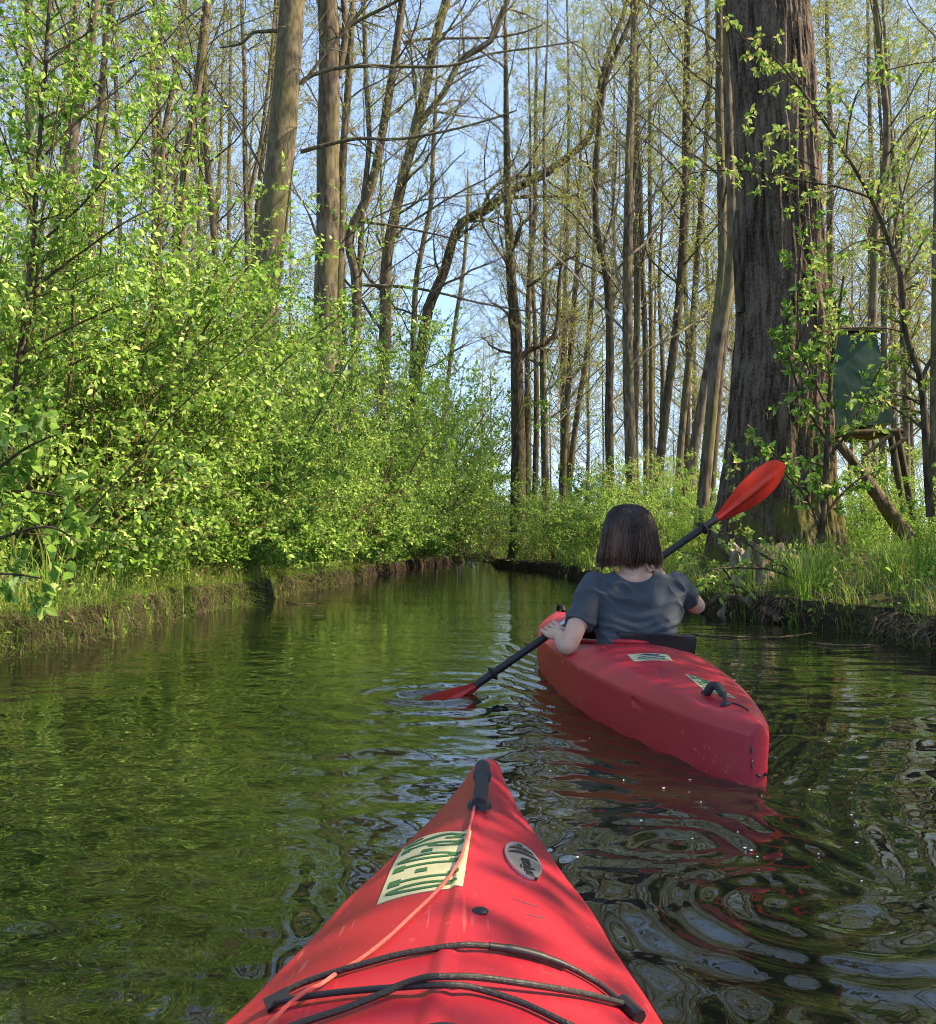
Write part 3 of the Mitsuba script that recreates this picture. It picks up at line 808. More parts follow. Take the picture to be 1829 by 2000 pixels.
def blade(neck, ax, side, normal):
    """A spoon blade from the neck along ax; side: across, towards the upper edge; normal: the back face."""
    t = np.linspace(0, 1, 46)
    up = np.interp(t, [0, 0.08, 0.2, 0.4, 0.62, 0.8, 0.92, 0.98, 1], [0.017, 0.022, 0.046, 0.076, 0.086, 0.079, 0.058, 0.03, 0.004])
    lo = np.interp(t, [0, 0.08, 0.2, 0.4, 0.62, 0.8, 0.92, 0.98, 1], [0.017, 0.022, 0.040, 0.064, 0.074, 0.066, 0.042, 0.016, -0.004])
    up, lo = (np.convolve(np.pad(e, 2, mode='edge'), np.ones(5) / 5, 'valid') for e in (up, lo))
    rings = []
    for ti, a_, b_ in zip(t, up, lo):
        u = np.linspace(-1, 1, 21)
        x = np.where(u > 0, u * a_, u * b_)
        ridge = 0.015 * np.exp(-(u / 0.16) ** 2) * np.clip(1 - ti * 1.15, 0, 1) ** 0.7 + 0.003
        bow = 0.035 * ti ** 2 + 0.10 * x ** 2 / 0.09 * 0.9
        base = neck + ax * ti * 0.47
        f = base + side * x[:, None] + normal * (ridge - bow)[:, None]
        g = base + side * x[::-1, None] - normal * (bow[::-1, None] + np.where(ti < 0.12, 0.017 * (1 - u ** 2), 0.0028)[:, None])
        rings.append(np.vstack([f, g]))
    return loft(np.array(rings))


toward = unit(np.array([0, 0, CH]) - (PA + PB) / 2)
for nk, ax, tw in ((PA, -pax, 0.10), (PB, pax, 0.30)):
    s = unit(np.array([0, 0, 1.0]) - ax * ax[2])
    n_ = unit(np.cross(s, ax))
    n_ = n_ * np.sign(n_ @ toward)
    s2_, n2_ = s * math.cos(tw) + n_ * math.sin(tw), n_ * math.cos(tw) - s * math.sin(tw)
    put('blade', blade(nk, ax, s2_, n2_), 'm_red_blade', PD, smooth=50)

# ------------------------------------------------------------------ the woman
WO = thing('person', 'woman with a dark bob and slate blue t-shirt paddling, seen from behind', 'person')
DY = 4.2
c7, hip = P(1240, 1122, 4.19), np.array([0.665, 4.12, 0.05])
shl, shr = P(1160, 1146, 4.19), P(1322, 1144, 4.22)
ell, elr = P(1110, 1262, 4.06), P(1361, 1183, 4.37)
hl, hr_ = on_shaft((1069 - 932) / 465), on_shaft((1254 - 932) / 465)
head = P(1230, 1042, 4.23)
mid = (c7 + hip) / 2 + np.array([0.0, -0.012, -0.02])


def hand(shaft_pt, ax, wrist, out):
    """A fist round the shaft: palm, four bent fingers of different lengths and a thumb that closes from the other side. out: from the shaft to the back of the hand."""
    out = unit(out - ax * (out @ ax))
    rnd = np.cross(ax, out)
    rnd = rnd * np.sign(rnd @ np.array([0, 0, 1.0]) + 1e-6)
    parts = []
    knuck = []
    for i, (off, ln, r) in enumerate(((0.031, 1.0, 0.0088), (0.0105, 1.06, 0.0092), (-0.0105, 1.0, 0.0088), (-0.031, 0.84, 0.0078))):
        js = []
        for th, rad in zip(np.radians([20, 68, 118, 168, 215]) * np.r_[1, 1, ln ** 0.3, ln ** 0.5, ln ** 0.6], (0.034, 0.033, 0.0285, 0.026, 0.0245)):
            js.append((shaft_pt + ax * off * (1 - 0.1 * (rad < 0.027)) + out * rad * math.cos(th) + rnd * rad * math.sin(th), r * (1.05 if rad > 0.03 else 0.94)))
        parts += chain(js, 14)
        knuck.append(js[0])
    heel = wrist + (shaft_pt + out * 0.03 - wrist) * 0.22
    for (p, r), o in zip(knuck, (0.018, 0.006, -0.006, -0.018)):
        parts.append(bone(p, 0.0125, heel + ax * o, 0.016, 14))
    tb = heel + ax * 0.026 + out * -0.004
    tj = [(tb, 0.0145), (shaft_pt + ax * 0.052 + out * 0.018 - rnd * 0.020, 0.0115), (shaft_pt + ax * 0.050 - out * 0.012 - rnd * 0.026, 0.0098), (shaft_pt + ax * 0.040 - out * 0.030 - rnd * 0.006, 0.0085)]
    parts += chain(tj, 14)
    parts.append(bone(wrist, 0.024, heel, 0.021, 16))
    return parts


wl = hl + unit(ell - hl) * 0.085 + np.array([0.004, -0.012, 0.012])
wr = hr_ + unit(elr - hr_) * 0.088 + np.array([0.0, -0.02, -0.006])
body = []
# trunk and neck
body += chain([(hip + [0, 0, 0.0], 0.085), (mid, 0.066), (c7 - [0, -0.02, 0.11], 0.066)])
body += [bone(hip + [-0.075, 0, 0], 0.085, hip + [0.075, 0, 0], 0.085), bone(shl + [0.03, 0.0, -0.02], 0.045, shr + [-0.03, 0.0, -0.02], 0.045)]
nk0, nk1 = c7 + np.array([0.0, 0.012, -0.03]), head + np.array([0, 0.01, -0.055])
body += [bone(nk0, 0.056, nk1, 0.052), bone(c7 - [0.0, 0, 0.03], 0.05, shl + [0.05, 0, 0.01], 0.036), bone(c7 - [0, 0, 0.03], 0.05, shr + [-0.05, 0, 0.01], 0.036)]
# arms
for sh, el, wri, sd in ((shl, ell, wl, -1), (shr, elr, wr, 1)):
    body += chain([(sh, 0.050), (sh * 0.5 + el * 0.5, 0.043), (el, 0.036)])
    fm = el * 0.68 + wri * 0.32
    body += chain([(el, 0.0355), (fm, 0.0375), (el * 0.3 + wri * 0.7, 0.029), (wri, 0.0235)])
body += hand(hl, pax, wl, ell - hl + np.array([0, -0.1, 0.10]))
body += hand(hr_, -pax, wr, elr - hr_ + np.array([0, -0.15, -0.04]))
# legs: along the kayak's floor under the foredeck
ka = unit(k2.world(np.array([[0, 1.0, 0]]))[0] - k2.world(np.array([[0, 0.0, 0]]))[0])
kx = np.array([ka[1], -ka[0], 0])
# head
hd = [ball(head + [0, 0.0, 0.012], (0.076, 0.094, 0.10), 40), ball(head + [0, 0.045, -0.055], (0.056, 0.058, 0.062), 32), bone(head + [0, 0.072, -0.092], 0.022, head + [0, 0.06, -0.07], 0.035)]
hd += [bone(head + [0, 0.098, 0.012], 0.008, head + [0, 0.118, -0.026], 0.0125), ball(head + [0.011, 0.108, -0.03], 0.008), ball(head + [-0.011, 0.108, -0.03], 0.008)]
hd += [bone(head + [-0.04, 0.086, 0.026], 0.011, head + [0.04, 0.086, 0.026], 0.011)]
for sd in (-1, 1):
    hd += [ball(head + [sd * 0.079, 0.012, -0.012], (0.008, 0.02, 0.032), 20), ball(head + [sd * 0.047, 0.068, -0.025], 0.026)]
bt = smooth_body(body + hd, 0.0065, 7)
put('body', bt, 'm_skin', WO, smooth=True)
for sd in (-1, 1):
    ey = trimesh.creation.icosphere(2, 0.0125)
    ey.apply_translation(head + [sd * 0.031, 0.083, 0.004])
    e_ = put('eye', ey, 'm_eye', WO)
    ir = trimesh.creation.icosphere(2, 0.006)
    ir.apply_translation(head + [sd * 0.031, 0.0905, 0.004])
    put('iris', ir, 'm_iris', e_)
lp = tri(m3.Manifold.batch_boolean([bone(head + [-0.017, 0.1, -0.058], 0.005, head + [0, 0.108, -0.056], 0.0065), bone(head + [0.017, 0.1, -0.058], 0.005, head + [0, 0.108, -0.056], 0.0065),
                                   bone(head + [-0.012, 0.1, -0.066], 0.0055, head + [0.012, 0.1, -0.066], 0.0055)], m3.OpType.Add))
put('mouth', lp, 'm_lip', WO, smooth=True)
tr_ = []
for sd in (-1, 1):
    h_ = hip + kx * 0.085 * sd + np.array([0, 0, 0.0])
    kn = hip + kx * 0.13 * sd + ka * 0.43 + np.array([0, 0, 0.085])
    an = hip + kx * 0.09 * sd + ka * 0.83 - np.array([0, 0, 0.05])
    tr_ += chain([(h_, 0.088), (h_ * 0.5 + kn * 0.5, 0.076), (kn, 0.056)]) + chain([(kn, 0.056), (kn * 0.6 + an * 0.4, 0.052), (an, 0.038)]) + [bone(an, 0.036, an + ka * 0.1 + [0, 0, 0.08], 0.03)]
put('trousers', smooth_body(tr_, 0.015, 5), 'm_trousers', WO, smooth=True)

# t-shirt: a loose shell over the trunk with short sleeves and a wide neckline
sh_ = []
up_ = unit(c7 - hip)
for i in range(5):
    pass
bl_, br_ = hip + np.array([-0.078, -0.01, 0.02]), hip + np.array([0.082, -0.01, 0.02])
ml_, mr_ = mid + np.array([-0.074, -0.004, -0.02]), mid + np.array([0.078, -0.004, -0.02])
cl_, cr_ = c7 + np.array([-0.088, 0.0, -0.165]), c7 + np.array([0.10, 0.0, -0.165])
quad = lambda *js: m3.Manifold.batch_hull([ball(p, r, 24) for p, r in js])
sh_ += [quad((bl_, 0.092), (br_, 0.092), (ml_, 0.082), (mr_, 0.082)), quad((ml_, 0.082), (mr_, 0.082), (cl_, 0.088), (cr_, 0.088)),
        quad((cl_, 0.088), (cr_, 0.088), (shl + [0.012, 0.0, -0.012], 0.056), (shr + [-0.012, 0.0, -0.012], 0.056), (c7 - [0, 0.005, 0.04], 0.062))]
sh_ += [bone(c7 - [0.0, 0.0, 0.035], 0.062, shl + [0.03, 0, 0.004], 0.046), bone(c7 - [0.0, 0.0, 0.035], 0.062, shr + [-0.03, 0, 0.004], 0.046)]
for sh, el, cut in ((shl, ell, 0.52), (shr, elr, 0.40)):
    d_ = el - sh
    sh_ += chain([(sh + [0, 0, 0.002], 0.057), (sh + d_ * 0.3 - [0, 0, 0.006], 0.058), (sh + d_ * cut - [0, 0, 0.010], 0.059)])
shm = smooth_body(sh_, 0.0075, 9)
# open cuffs: cut the sleeve ends square
sm = mani(shm)
for sh, el, cut in ((shl, ell, 0.62), (shr, elr, 0.50)):
    d_ = unit(el - sh)
    sm = sm.trim_by_plane(list(-d_), float(-d_ @ (sh + (el - sh) * cut)))if False else sm - m3.Manifold.cylinder(0.2, 0.075, 0.075, 30).transform(
        np.c_[np.cross(d_, unit(np.cross(d_, [0, 0, 1.0]))), unit(np.cross(d_, [0, 0, 1.0])), d_, sh + (el - sh) * cut].astype(np.float32))
# neckline: a wide scoop
NC, NR = c7 + np.array([-0.002, 0.004, 0.034]), np.array([0.084, 0.115, 0.080])
sm = sm - ball(NC, NR, 64)
shm = tri(sm.refine_to_length(0.007))
shm.merge_vertices()
v = np.array(shm.vertices)
n_ = np.array(shm.vertex_normals)
rel = v - c7
r1 = np.hypot(rel[:, 0] * 0.9 - 0.0, rel[:, 2] + 0.02)
fold = 0.0055 * np.sin(r1 * 6.283 / 0.052 + 4 * meshkit.noise(v * 9) + 0.8) * np.exp(-((r1 - 0.12) / 0.07) ** 2) * np.exp(-(rel[:, 0] / 0.12) ** 2)
fold += 0.011 * ((1 - np.abs(meshkit.noise(np.c_[v[:, 0] * 13 + v[:, 2] * 9, v[:, 1] * 6, v[:, 2] * 12 - v[:, 0] * 5]) - 0.5) * 2) ** 4 - 0.25)
fold += 0.0045 * np.sin((v[:, 2] - 0.3 * np.abs(rel[:, 0])) * 6.283 / 0.036 + 3 * meshkit.noise(v * 12)) * np.exp(-((v[:, 2] - 0.285) / 0.035) ** 2)
for sh, sg in ((shl, 1), (shr, -1)):
    q = v - sh
    fold += 0.006 * np.sin((q[:, 0] * sg * 0.8 + q[:, 2] * 0.7) * 6.283 / 0.03 + 3 * meshkit.noise(v * 14)) * np.exp(-(np.linalg.norm(q - [sg * 0.05, 0, -0.06], axis=1) / 0.055) ** 2)
fold *= np.clip((np.linalg.norm((v - NC) / NR, axis=1) - 1.02) / 0.3, 0, 1)
shm.vertices = v + n_ * fold[:, None]
trimesh.smoothing.filter_taubin(shm, lamb=0.5, nu=0.52, iterations=4)
TS = put('t_shirt', shm, 'm_shirt', WO, smooth=50)
for sh, el, cuts in ((shl, ell, (0.54, 0.10)), (shr, elr, (0.43, 0.12))):
    for cu_ in cuts:
        d_ = unit(el - sh)
        o_ = sh + (el - sh) * cu_
        sec = shm.section(plane_origin=o_, plane_normal=d_)
        for e_ in (sec.discrete if sec is not None else []):
            if len(e_) > 20 and np.linalg.norm(e_ - o_, axis=1).max() < 0.1:
                put('seam', tube(spline(e_, 60), 0.0013, 5, False), 'm_shirt', TS)
sec = shm.section(plane_origin=NC, plane_normal=[0, 0, 1.0])

# hair: a bob of strands over a cap
def hair_cap(u, th, rng=None):
    """u: 0 crown to 1 hem; th: angle, 0 = back of the head. Returns points."""
    w = np.interp(u, [0, 0.05, 0.12, 0.25, 0.45, 0.7, 0.9, 1.0], [0.0, 0.032, 0.056, 0.083, 0.104, 0.114, 0.122, 0.114])
    dpt = np.interp(u, [0, 0.05, 0.12, 0.25, 0.45, 0.7, 0.9, 1.0], [0.0, 0.036, 0.064, 0.092, 0.112, 0.108, 0.100, 0.090])
    z = np.interp(u, [0, 0.05, 0.12, 0.25, 0.45, 0.7, 0.9, 1.0], [0.122, 0.118, 0.108, 0.080, 0.030, -0.042, -0.102, -0.122])
    ox = np.interp(u, [0, 0.3, 1.0], [-0.004, 0.0, 0.002])
    return head + np.stack([np.sin(th) * w + ox, -np.cos(th) * dpt + 0.004, z + 0 * th], -1)


rng = np.random.default_rng(11)
us, ths = np.linspace(0.0, 0.93, 40), np.radians(np.linspace(-132, 132, 110))
U, TH = np.meshgrid(us, ths, indexing='ij')
out_, in_ = hair_cap(U, TH), hair_cap(U, TH)
grv = 0.006 * (meshkit.noise(np.stack([TH * 7, U * 1.6, 0 * U], -1)) - 0.5) + 0.003 * (meshkit.noise(np.stack([TH * 20, U * 2, 0 * U], -1)) - 0.5)
ctr_ = head + np.array([0, 0.0, -0.03])
rad = unit((out_ - ctr_) * [1, 1, 0.4])
outer = out_ + rad * (grv * np.clip(U * 4, 0, 1))[..., None] - rad * 0.004
inner = out_ - rad * 0.022
inner[-1] = inner[-1] + [0, 0, 0.01]
k_, m_ = U.shape
gi = (np.arange(k_ - 1) * m_)[:, None] + np.arange(m_ - 1)[None]
qo = np.stack([gi, gi + 1, gi + m_ + 1, gi + m_], -1).reshape(-1, 4)
qi = qo[:, ::-1] + k_ * m_
rim = np.r_[np.arange(m_ - 1) + (k_ - 1) * m_]
qr = np.stack([rim, rim + 1, rim + 1 + k_ * m_, rim + k_ * m_], -1)
e0 = np.arange(k_ - 1) * m_
qe = np.vstack([np.stack([e0 + m_, e0, e0 + k_ * m_, e0 + m_ + k_ * m_], -1), np.stack([e0 + m_ - 1, e0 + 2 * m_ - 1, e0 + 2 * m_ - 1 + k_ * m_, e0 + m_ - 1 + k_ * m_], -1)])
hv = np.vstack([outer.reshape(-1, 3), inner.reshape(-1, 3)])
hf = np.vstack([qo, qi, qr, qe])
hf = np.vstack([hf[:, [0, 1, 2]], hf[:, [0, 2, 3]]])
n = 6500
t0, th = rng.random(n) ** 0.8 * 0.16, np.radians((rng.random(n) * 2 - 1) * 132)
k = 12
hem = 0.085 * (meshkit.noise(np.c_[th * 8, th * 0 + 3, th * 0]) - 0.5) + 0.03 * (meshkit.noise(np.c_[th * 22, th * 0 + 5, th * 0]) - 0.5)
uu = t0[:, None] + (1.0 + hem[:, None] + rng.normal(size=(n, 1)) * 0.026 + (rng.random((n, 1)) < 0.08) * 0.03 - t0[:, None]) * np.linspace(0, 1, k)[None] ** 0.85
clump = meshkit.noise(np.c_[th * 9, th * 0, th * 0]) - 0.5
thh = th[:, None] + 0.8 * ((np.floor(th * 10) + 0.5) / 10 - th)[:, None] * np.linspace(0, 1, k)[None] ** 2 + (0.05 * rng.normal(size=(n, 1)) + 0.5 * clump[:, None]) * np.linspace(0, 1, k)[None] ** 1.5 + 0.03 * np.sin(uu * 5 + rng.random((n, 1)) * 6)
pp = hair_cap(np.clip(uu, 0, 1), thh)
pp[..., 2] -= np.clip(uu - 1, 0, 1) * 0.3
rd = unit((pp - ctr_) * [1, 1, 0.4])
lift = (rng.random((n, 1)) * 0.0085 - 0.002) + 0.010 * (meshkit.noise(np.stack([thh * 7, uu * 1.6, 0 * uu], -1)) - 0.5)
fly = (rng.random((n, 1)) < 0.07) * rng.random((n, 1)) * 0.022 * np.linspace(0, 1, k)[None] ** 2
pp = pp + rd * (lift * np.clip(uu * 5, 0.2, 1) + fly)[..., None]
pr = np.full((n, k), 0.00125) * np.interp(np.linspace(0, 1, k), [0, 0.2, 0.8, 1], [0.6, 1, 0.9, 0.25])[None]
sv, sf = tubes(pp, pr, 3)
warm = np.clip(0.45 + 0.9 * (meshkit.noise(np.c_[th * 5, th * 0, th * 0]) - 0.5) + 0.25 * rng.normal(size=n), 0, 1)
cu = np.clip((uu - 0.2) / 0.5, 0, 1)[..., None]
col = (np.array([0.030, 0.018, 0.013]) * (1 - warm[:, None, None] * cu) + np.array([0.20, 0.095, 0.06]) * warm[:, None, None] * cu)
col = np.repeat(col.reshape(-1, 3), 3, axis=0)
HV, HF = cat([(hv, hf), (sv, sf)])
put('hair', (HV, HF), 'm_hair', WO, smooth=True, color=np.vstack([np.tile([0.016, 0.010, 0.008], (len(hv), 1)), col]))

# ------------------------------------------------------------------ trees
def trunk_line(pxs, Y, H, lean=0.75, rng=None):
    """Pixels of the photograph from the lowest to the highest visible one, at depth Y: the trunk's line from the ground to height H, and how far up each given pixel is."""
    q = np.array([P(x, y, Y) for x, y in pxs])
    d = q[0] - q[1] if len(q) > 1 else np.array([0, 0, -1.0])
    d = d / -d[2] * 0.6 + np.array([0, 0, -0.4])
    base = q[0]
    if base[2] > 0.35:
        g = q[0] + d / -d[2] * (q[0][2] - 0.3)
        base = np.array([g[0], Y, float(ground_z(g[0], Y)) - 0.15])
        q = np.vstack([base, q])
    else:
        q[0, 2] = min(q[0, 2], float(ground_z(q[0, 0], Y)) - 0.15)
    d = unit(q[-1] - q[-2])
    d = d / max(d[2], 0.5)
    up = H - q[-1][2]
    if up > 0.5:
        dd = d * lean + np.array([0, 0, 1 - lean])
        ex = [q[-1] + dd * up * t + np.array([0, 0, 0]) for t in (0.35, 0.7, 1.0)]
        q = np.vstack([q, ex])
    return q


def bark_tube(pts, r, sides, rng, rough=0.07):
    v, f = tubes(pts[None], r[None], sides)
    c = np.repeat(pts, sides, axis=0)
    s = rng.random() * 50
    v = c + (v - c) * (1 + rough * 2 * (meshkit.fbm(np.c_[v[:, :2] * 5 / max(r.max(), 0.08) * 0.3 + s, v[:, 2:] * 1.2], 3) - 0.5))[:, None]
    return v, f


def grow(key, pts, r, rng, n1=26, t0=0.3, ratio=0.24, ang=48, up=0.07, n2=8, n3=7, mat='m_bark', twig='m_twig', leaves=5, lsize=0.042, palette=YOUNG, sides=10, ratio2=0.42, ratio3=0.42, crown=True):
    put('trunk', bark_tube(pts, r, sides, rng), mat, key, smooth=True)
    if not crown:
        return
    A = spawn(pts[None], r[None], n1, t0, 0.99, ratio, ang, up, 8, 0.27, rng, 0.18, 0.6, 0.005)
    B = spawn(A[0], A[1], n2, 0.15, 1.0, ratio2, 45, 0.03, 5, 0.5, rng, 0.16, 0.4, 0.003)
    C = spawn(B[0], B[1], n3, 0.15, 1.0, ratio3, 42, 0.02, 4, 0.6, rng, 0.18, 0.4, 0.002)
    put('branches', cat([tubes(*A, 5), tubes(*B, 3)]), mat, key, smooth=True)
    put('twigs', tubes(*C, 3), twig, key, smooth=False, stuff=True)
    if leaves:
        pos, al = sample_on(C[0], leaves, rng, 0.3)
        v, f, c = leaf_mesh(pos, al, lsize, rng, LEAF2, palette=palette)
        put('leaves', (v, f), 'm_leaf', key, smooth=False, color=c, stuff=True)


def px_tree(label, pxs, Y, w0, w1, H=19, seed=1, group=None, mat='m_bark', n=30, name='tree', wob=0.03, **kw):
    """A tree whose trunk passes the given pixels (lowest first), w0 and w1 pixels wide at the lowest and the highest of them."""
    rng = np.random.default_rng(seed * 101 + 7)
    q = trunk_line(pxs, Y, H, kw.pop('lean', 0.75))
    zs = np.array([P(x, y, Y)[2] for x, y in pxs])
    r = np.interp(q[:, 2], [q[0, 2], zs[0] if zs[0] > q[0, 2] + 0.05 else q[0, 2] + 0.1, zs[-1], H + 0.01], np.array([w0 * 1.12, w0, w1, max(w1 * 0.12, 1.0)]) / 2 * Y / FPX)
    pts, rr = spline(q, n, r)
    rr[0] *= 1.3
    rr[1] *= 1.1
    pts[1:] += np.stack([nz(pts[1:, 2], 0, 0.6, seed, 2) - 0.5, nz(pts[1:, 2], 0, 0.6, seed + 40, 2) - 0.5, pts[1:, 2] * 0], 1) * wob * 2
    k = thing(name, label, 'tree', group)
    grow(k, pts, rr, rng, mat=mat, **kw)
    return k, pts, rr


def limb(key, pxs, Y, w0, w1, rng, mat='m_bark', dY=0.0, n=16, sub=6, leaves=2, lsize=0.035, palette=YOUNG, name='limb'):
    """A limb of a tree along pixels, with twigs; dY: how much farther its end is than its start."""
    q = np.array([P(x, y, Y + dY * i / max(len(pxs) - 1, 1)) for i, (x, y) in enumerate(pxs)])
    pts, r = spline(q, n, np.linspace(w0, w1, len(q)) / 2 * Y / FPX)
    lk = put(name, bark_tube(pts, r, 7, rng), mat, key, smooth=True)
    if sub:
        B = spawn(pts[None], r[None], sub * 2, 0.15, 1.0, 0.32, 48, 0.04, 6, 0.5, rng, 0.14, 0.4, 0.004)
        C = spawn(B[0], B[1], 6, 0.2, 1.0, 0.45, 42, 0.02, 4, 0.6, rng, 0.16, 0.4, 0.0024)
        put('twigs', cat([tubes(*B, 4), tubes(*C, 3)]), 'm_twig', lk, smooth=False, stuff=True)
        if leaves:
            pos, al = sample_on(C[0], leaves, rng, 0.3)
            v, f, c = leaf_mesh(pos, al, lsize, rng, LEAF2, palette=palette)
            put('leaves', (v, f), 'm_leaf', lk, smooth=False, color=c, stuff=True)


# left bank, from the left edge of the picture inwards
px_tree('pale sunlit tree trunk farthest left, rising out of the leaves', [(62, 640), (58, 300), (55, 0)], 16, 17, 15, 19, 1, mat='m_bark_pale', n1=20)
px_tree('thin tree left of the slanting dark trunk at the upper left', [(118, 560), (120, 300), (143, 170), (146, 0)], 18, 11, 8, 17, 2)
px_tree('dark trunk slanting to the right at the upper left', [(120, 430), (139, 284), (170, 107), (188, 0)], 14, 21, 18, 18, 3)
px_tree('dark upright trunk just right of the slanting trunk at the upper left', [(178, 520), (190, 290), (204, 110), (213, 0)], 15, 14, 13, 18, 4)
px_tree('short stretch of thin pale trunk between the dark left trunks and the sunlit pair', [(234, 480), (232, 360), (228, 200), (222, 0)], 24, 9, 8, 18, 5, mat='m_bark_pale')
px_tree('left stem of the sunlit pair at the upper left', [(300, 470), (304, 360), (297, 150), (303, 0)], 22, 10, 8, 19, 6, mat='m_bark_pale')
px_tree('right stem of the sunlit pair at the upper left', [(312, 470), (311, 370), (311, 120), (318, 0)], 23, 12, 9, 19, 7)
px_tree('thin trunk that leans right above the sunlit pair', [(312, 440), (316, 290), (331, 200), (350, 110), (361, 0)], 20, 12, 9, 18, 8, mat='m_bark_pale')
px_tree('olive brown trunk leaning slightly right, left of its thinner neighbour', [(352, 560), (358, 380), (376, 240), (391, 120), (404, 0)], 17, 18, 16, 20, 9)
px_tree('gently curved trunk right beside the olive brown leaning one', [(425, 560), (417, 450), (405, 320), (401, 200), (399, 80), (410, 0)], 18, 14, 11, 19, 10, mat='m_bark_pale')
px_tree('slim straight trunk behind the curved trunk', [(388, 560), (388, 430), (396, 250), (400, 60)], 28, 9, 7, 18, 11)
px_tree('very thin tree standing alone between the curved trunk and the forked one', [(447, 640), (447, 500), (449, 250), (452, 60)], 32, 8, 6, 18, 12)
k, pts, rr = px_tree('thin forked tree left of the large sunlit trunk', [(484, 560), (483, 440), (480, 330), (478, 200), (474, 20)], 24, 11, 8, 19, 13)
limb(k, [(486, 400), (497, 340), (508, 290), (522, 180), (532, 90), (541, -40)], 24, 9, 6, np.random.default_rng(131))
k, pts, rr = px_tree('slender tree rising behind the large sunlit trunk on its left', [(497, 560), (503, 400), (510, 320), (527, 230), (536, 120)], 27, 10, 8, 18, 14)

# the two large trunks of the left bank
MT, mpts, mr = px_tree('large pale trunk left of the middle, lit by the sun on its right side', [(507, 760), (513, 640), (527, 500), (545, 330), (559, 160), (570, 0)], 15, 62, 50, 21, 15, mat='m_bark_pale', n=60, sides=40, crown=False, wob=0.015)
rng = np.random.default_rng(77)
limb(MT, [(578, 165), (640, 136), (720, 128), (800, 130), (880, 128), (960, 104), (1050, 92), (1130, 80)], 15, 9, 3, rng, mat='m_bark_pale', dY=0.6, sub=5)
limb(MT, [(588, 296), (640, 282), (700, 270), (770, 272), (860, 258), (940, 238), (1010, 215)], 15, 9, 3, rng, mat='m_bark_pale', dY=-0.5, sub=5)
limb(MT, [(545, 60), (500, 62), (470, 85), (430, 92)], 15, 8, 3, rng, mat='m_bark_pale', sub=4)
limb(MT, [(590, 165), (640, 100), (690, 40), (740, -40)], 15, 7, 4, rng, mat='m_bark_pale', sub=5)
limb(MT, [(572, 20), (560, -120), (500, -260), (440, -400)], 15, 16, 6, rng, mat='m_bark_pale', sub=9)
limb(MT, [(574, 10), (620, -150), (700, -300), (760, -480)], 15, 16, 6, rng, mat='m_bark_pale', sub=9)
limb(MT, [(520, 350), (470, 250), (440, 200), (400, 140)], 15, 4, 2, rng, mat='m_bark_pale', sub=3)
B2, _, _ = px_tree('second large trunk right of the pale sunlit one, dark with a bright bark strip', [(637, 640), (638, 540), (641, 350), (643, 170), (642, 60), (638, 0)], 18, 48, 40, 20, 16, n=50, sides=28, mat='m_bark', n1=14, t0=0.55)
limb(B2, [(660, 150), (675, 60), (668, -60), (680, -200)], 18, 16, 8, rng, sub=6)
limb(B2, [(652, 70), (700, 40), (760, 10), (830, -30)], 18, 9, 5, rng, sub=6)
px_tree('dark trunk half hidden behind the second large trunk', [(664, 460), (668, 330), (680, 170), (691, 0)], 20, 17, 13, 19, 17)
px_tree('thin tree between the second large trunk and the kinked one', [(705, 480), (713, 360), (722, 290), (716, 170), (712, 60)], 22, 12, 9, 18, 18)
k, _, _ = px_tree('crooked tree with a sharp kink low down, left of the middle', [(690, 720), (697, 600), (694, 530), (680, 468), (694, 432), (722, 375), (740, 300), (752, 230), (769, 130), (786, 0)], 22, 21, 15, 18, 19, n=60, wob=0.0, lean=0.6, mat='m_bark', n1=14, t0=0.5)
limb(k, [(700, 432), (760, 440), (840, 455), (900, 470), (930, 480)], 22, 6, 2, rng, sub=4)
limb(k, [(700, 556), (790, 560), (860, 572), (930, 590), (1020, 606), (1130, 620)], 22, 7, 2, rng, dY=1.0, sub=5)
k, _, _ = px_tree('tall dark trunk leaning right behind the crooked tree, forking above', [(752, 640), (757, 500), (772, 415), (787, 350), (803, 290), (818, 220), (832, 165), (848, 85), (872, 0)], 28, 24, 17, 20, 20, n=50, lean=0.9)
limb(k, [(800, 300), (822, 240), (868, 180), (900, 118), (960, 78), (985, 20), (1010, -50)], 28, 14, 10, rng, sub=8)
limb(k, [(790, 82), (850, 75), (940, 74), (1010, 66), (1060, 48)], 28, 6, 3, rng, sub=4)
px_tree('slim trunk with side shoots right of the leaning dark trunk', [(808, 640), (812, 560), (828, 470), (843, 390), (846, 300), (850, 220)], 35, 12, 8, 18, 21)
k, lp, lr = px_tree('low tree that arches far to the right over the canal', [(830, 640), (838, 600), (868, 530), (890, 455), (905, 432), (950, 410), (1000, 372), (1060, 342), (1110, 306), (1150, 268), (1170, 180), (1190, 100), (1220, 20)], 33, 22, 9, 19.5, 22, n=60, wob=0.0, mat='m_bark_dark', n1=30, ratio=0.16, t0=0.35, leaves=4)
limb(k, [(946, 405), (962, 368), (1000, 348), (1050, 338), (1090, 318)], 33, 8, 5, rng, mat='m_bark_dark', sub=5)
limb(k, [(1000, 386), (1060, 383), (1110, 384), (1160, 365), (1220, 340), (1270, 310)], 33, 8, 3, rng, mat='m_bark_dark', sub=6)
px_tree('thin leaning tree at the far end of the left bank, bare and grey', [(880, 700), (898, 580), (906, 520), (913, 420), (914, 320)], 47, 9, 6, 16, 23)

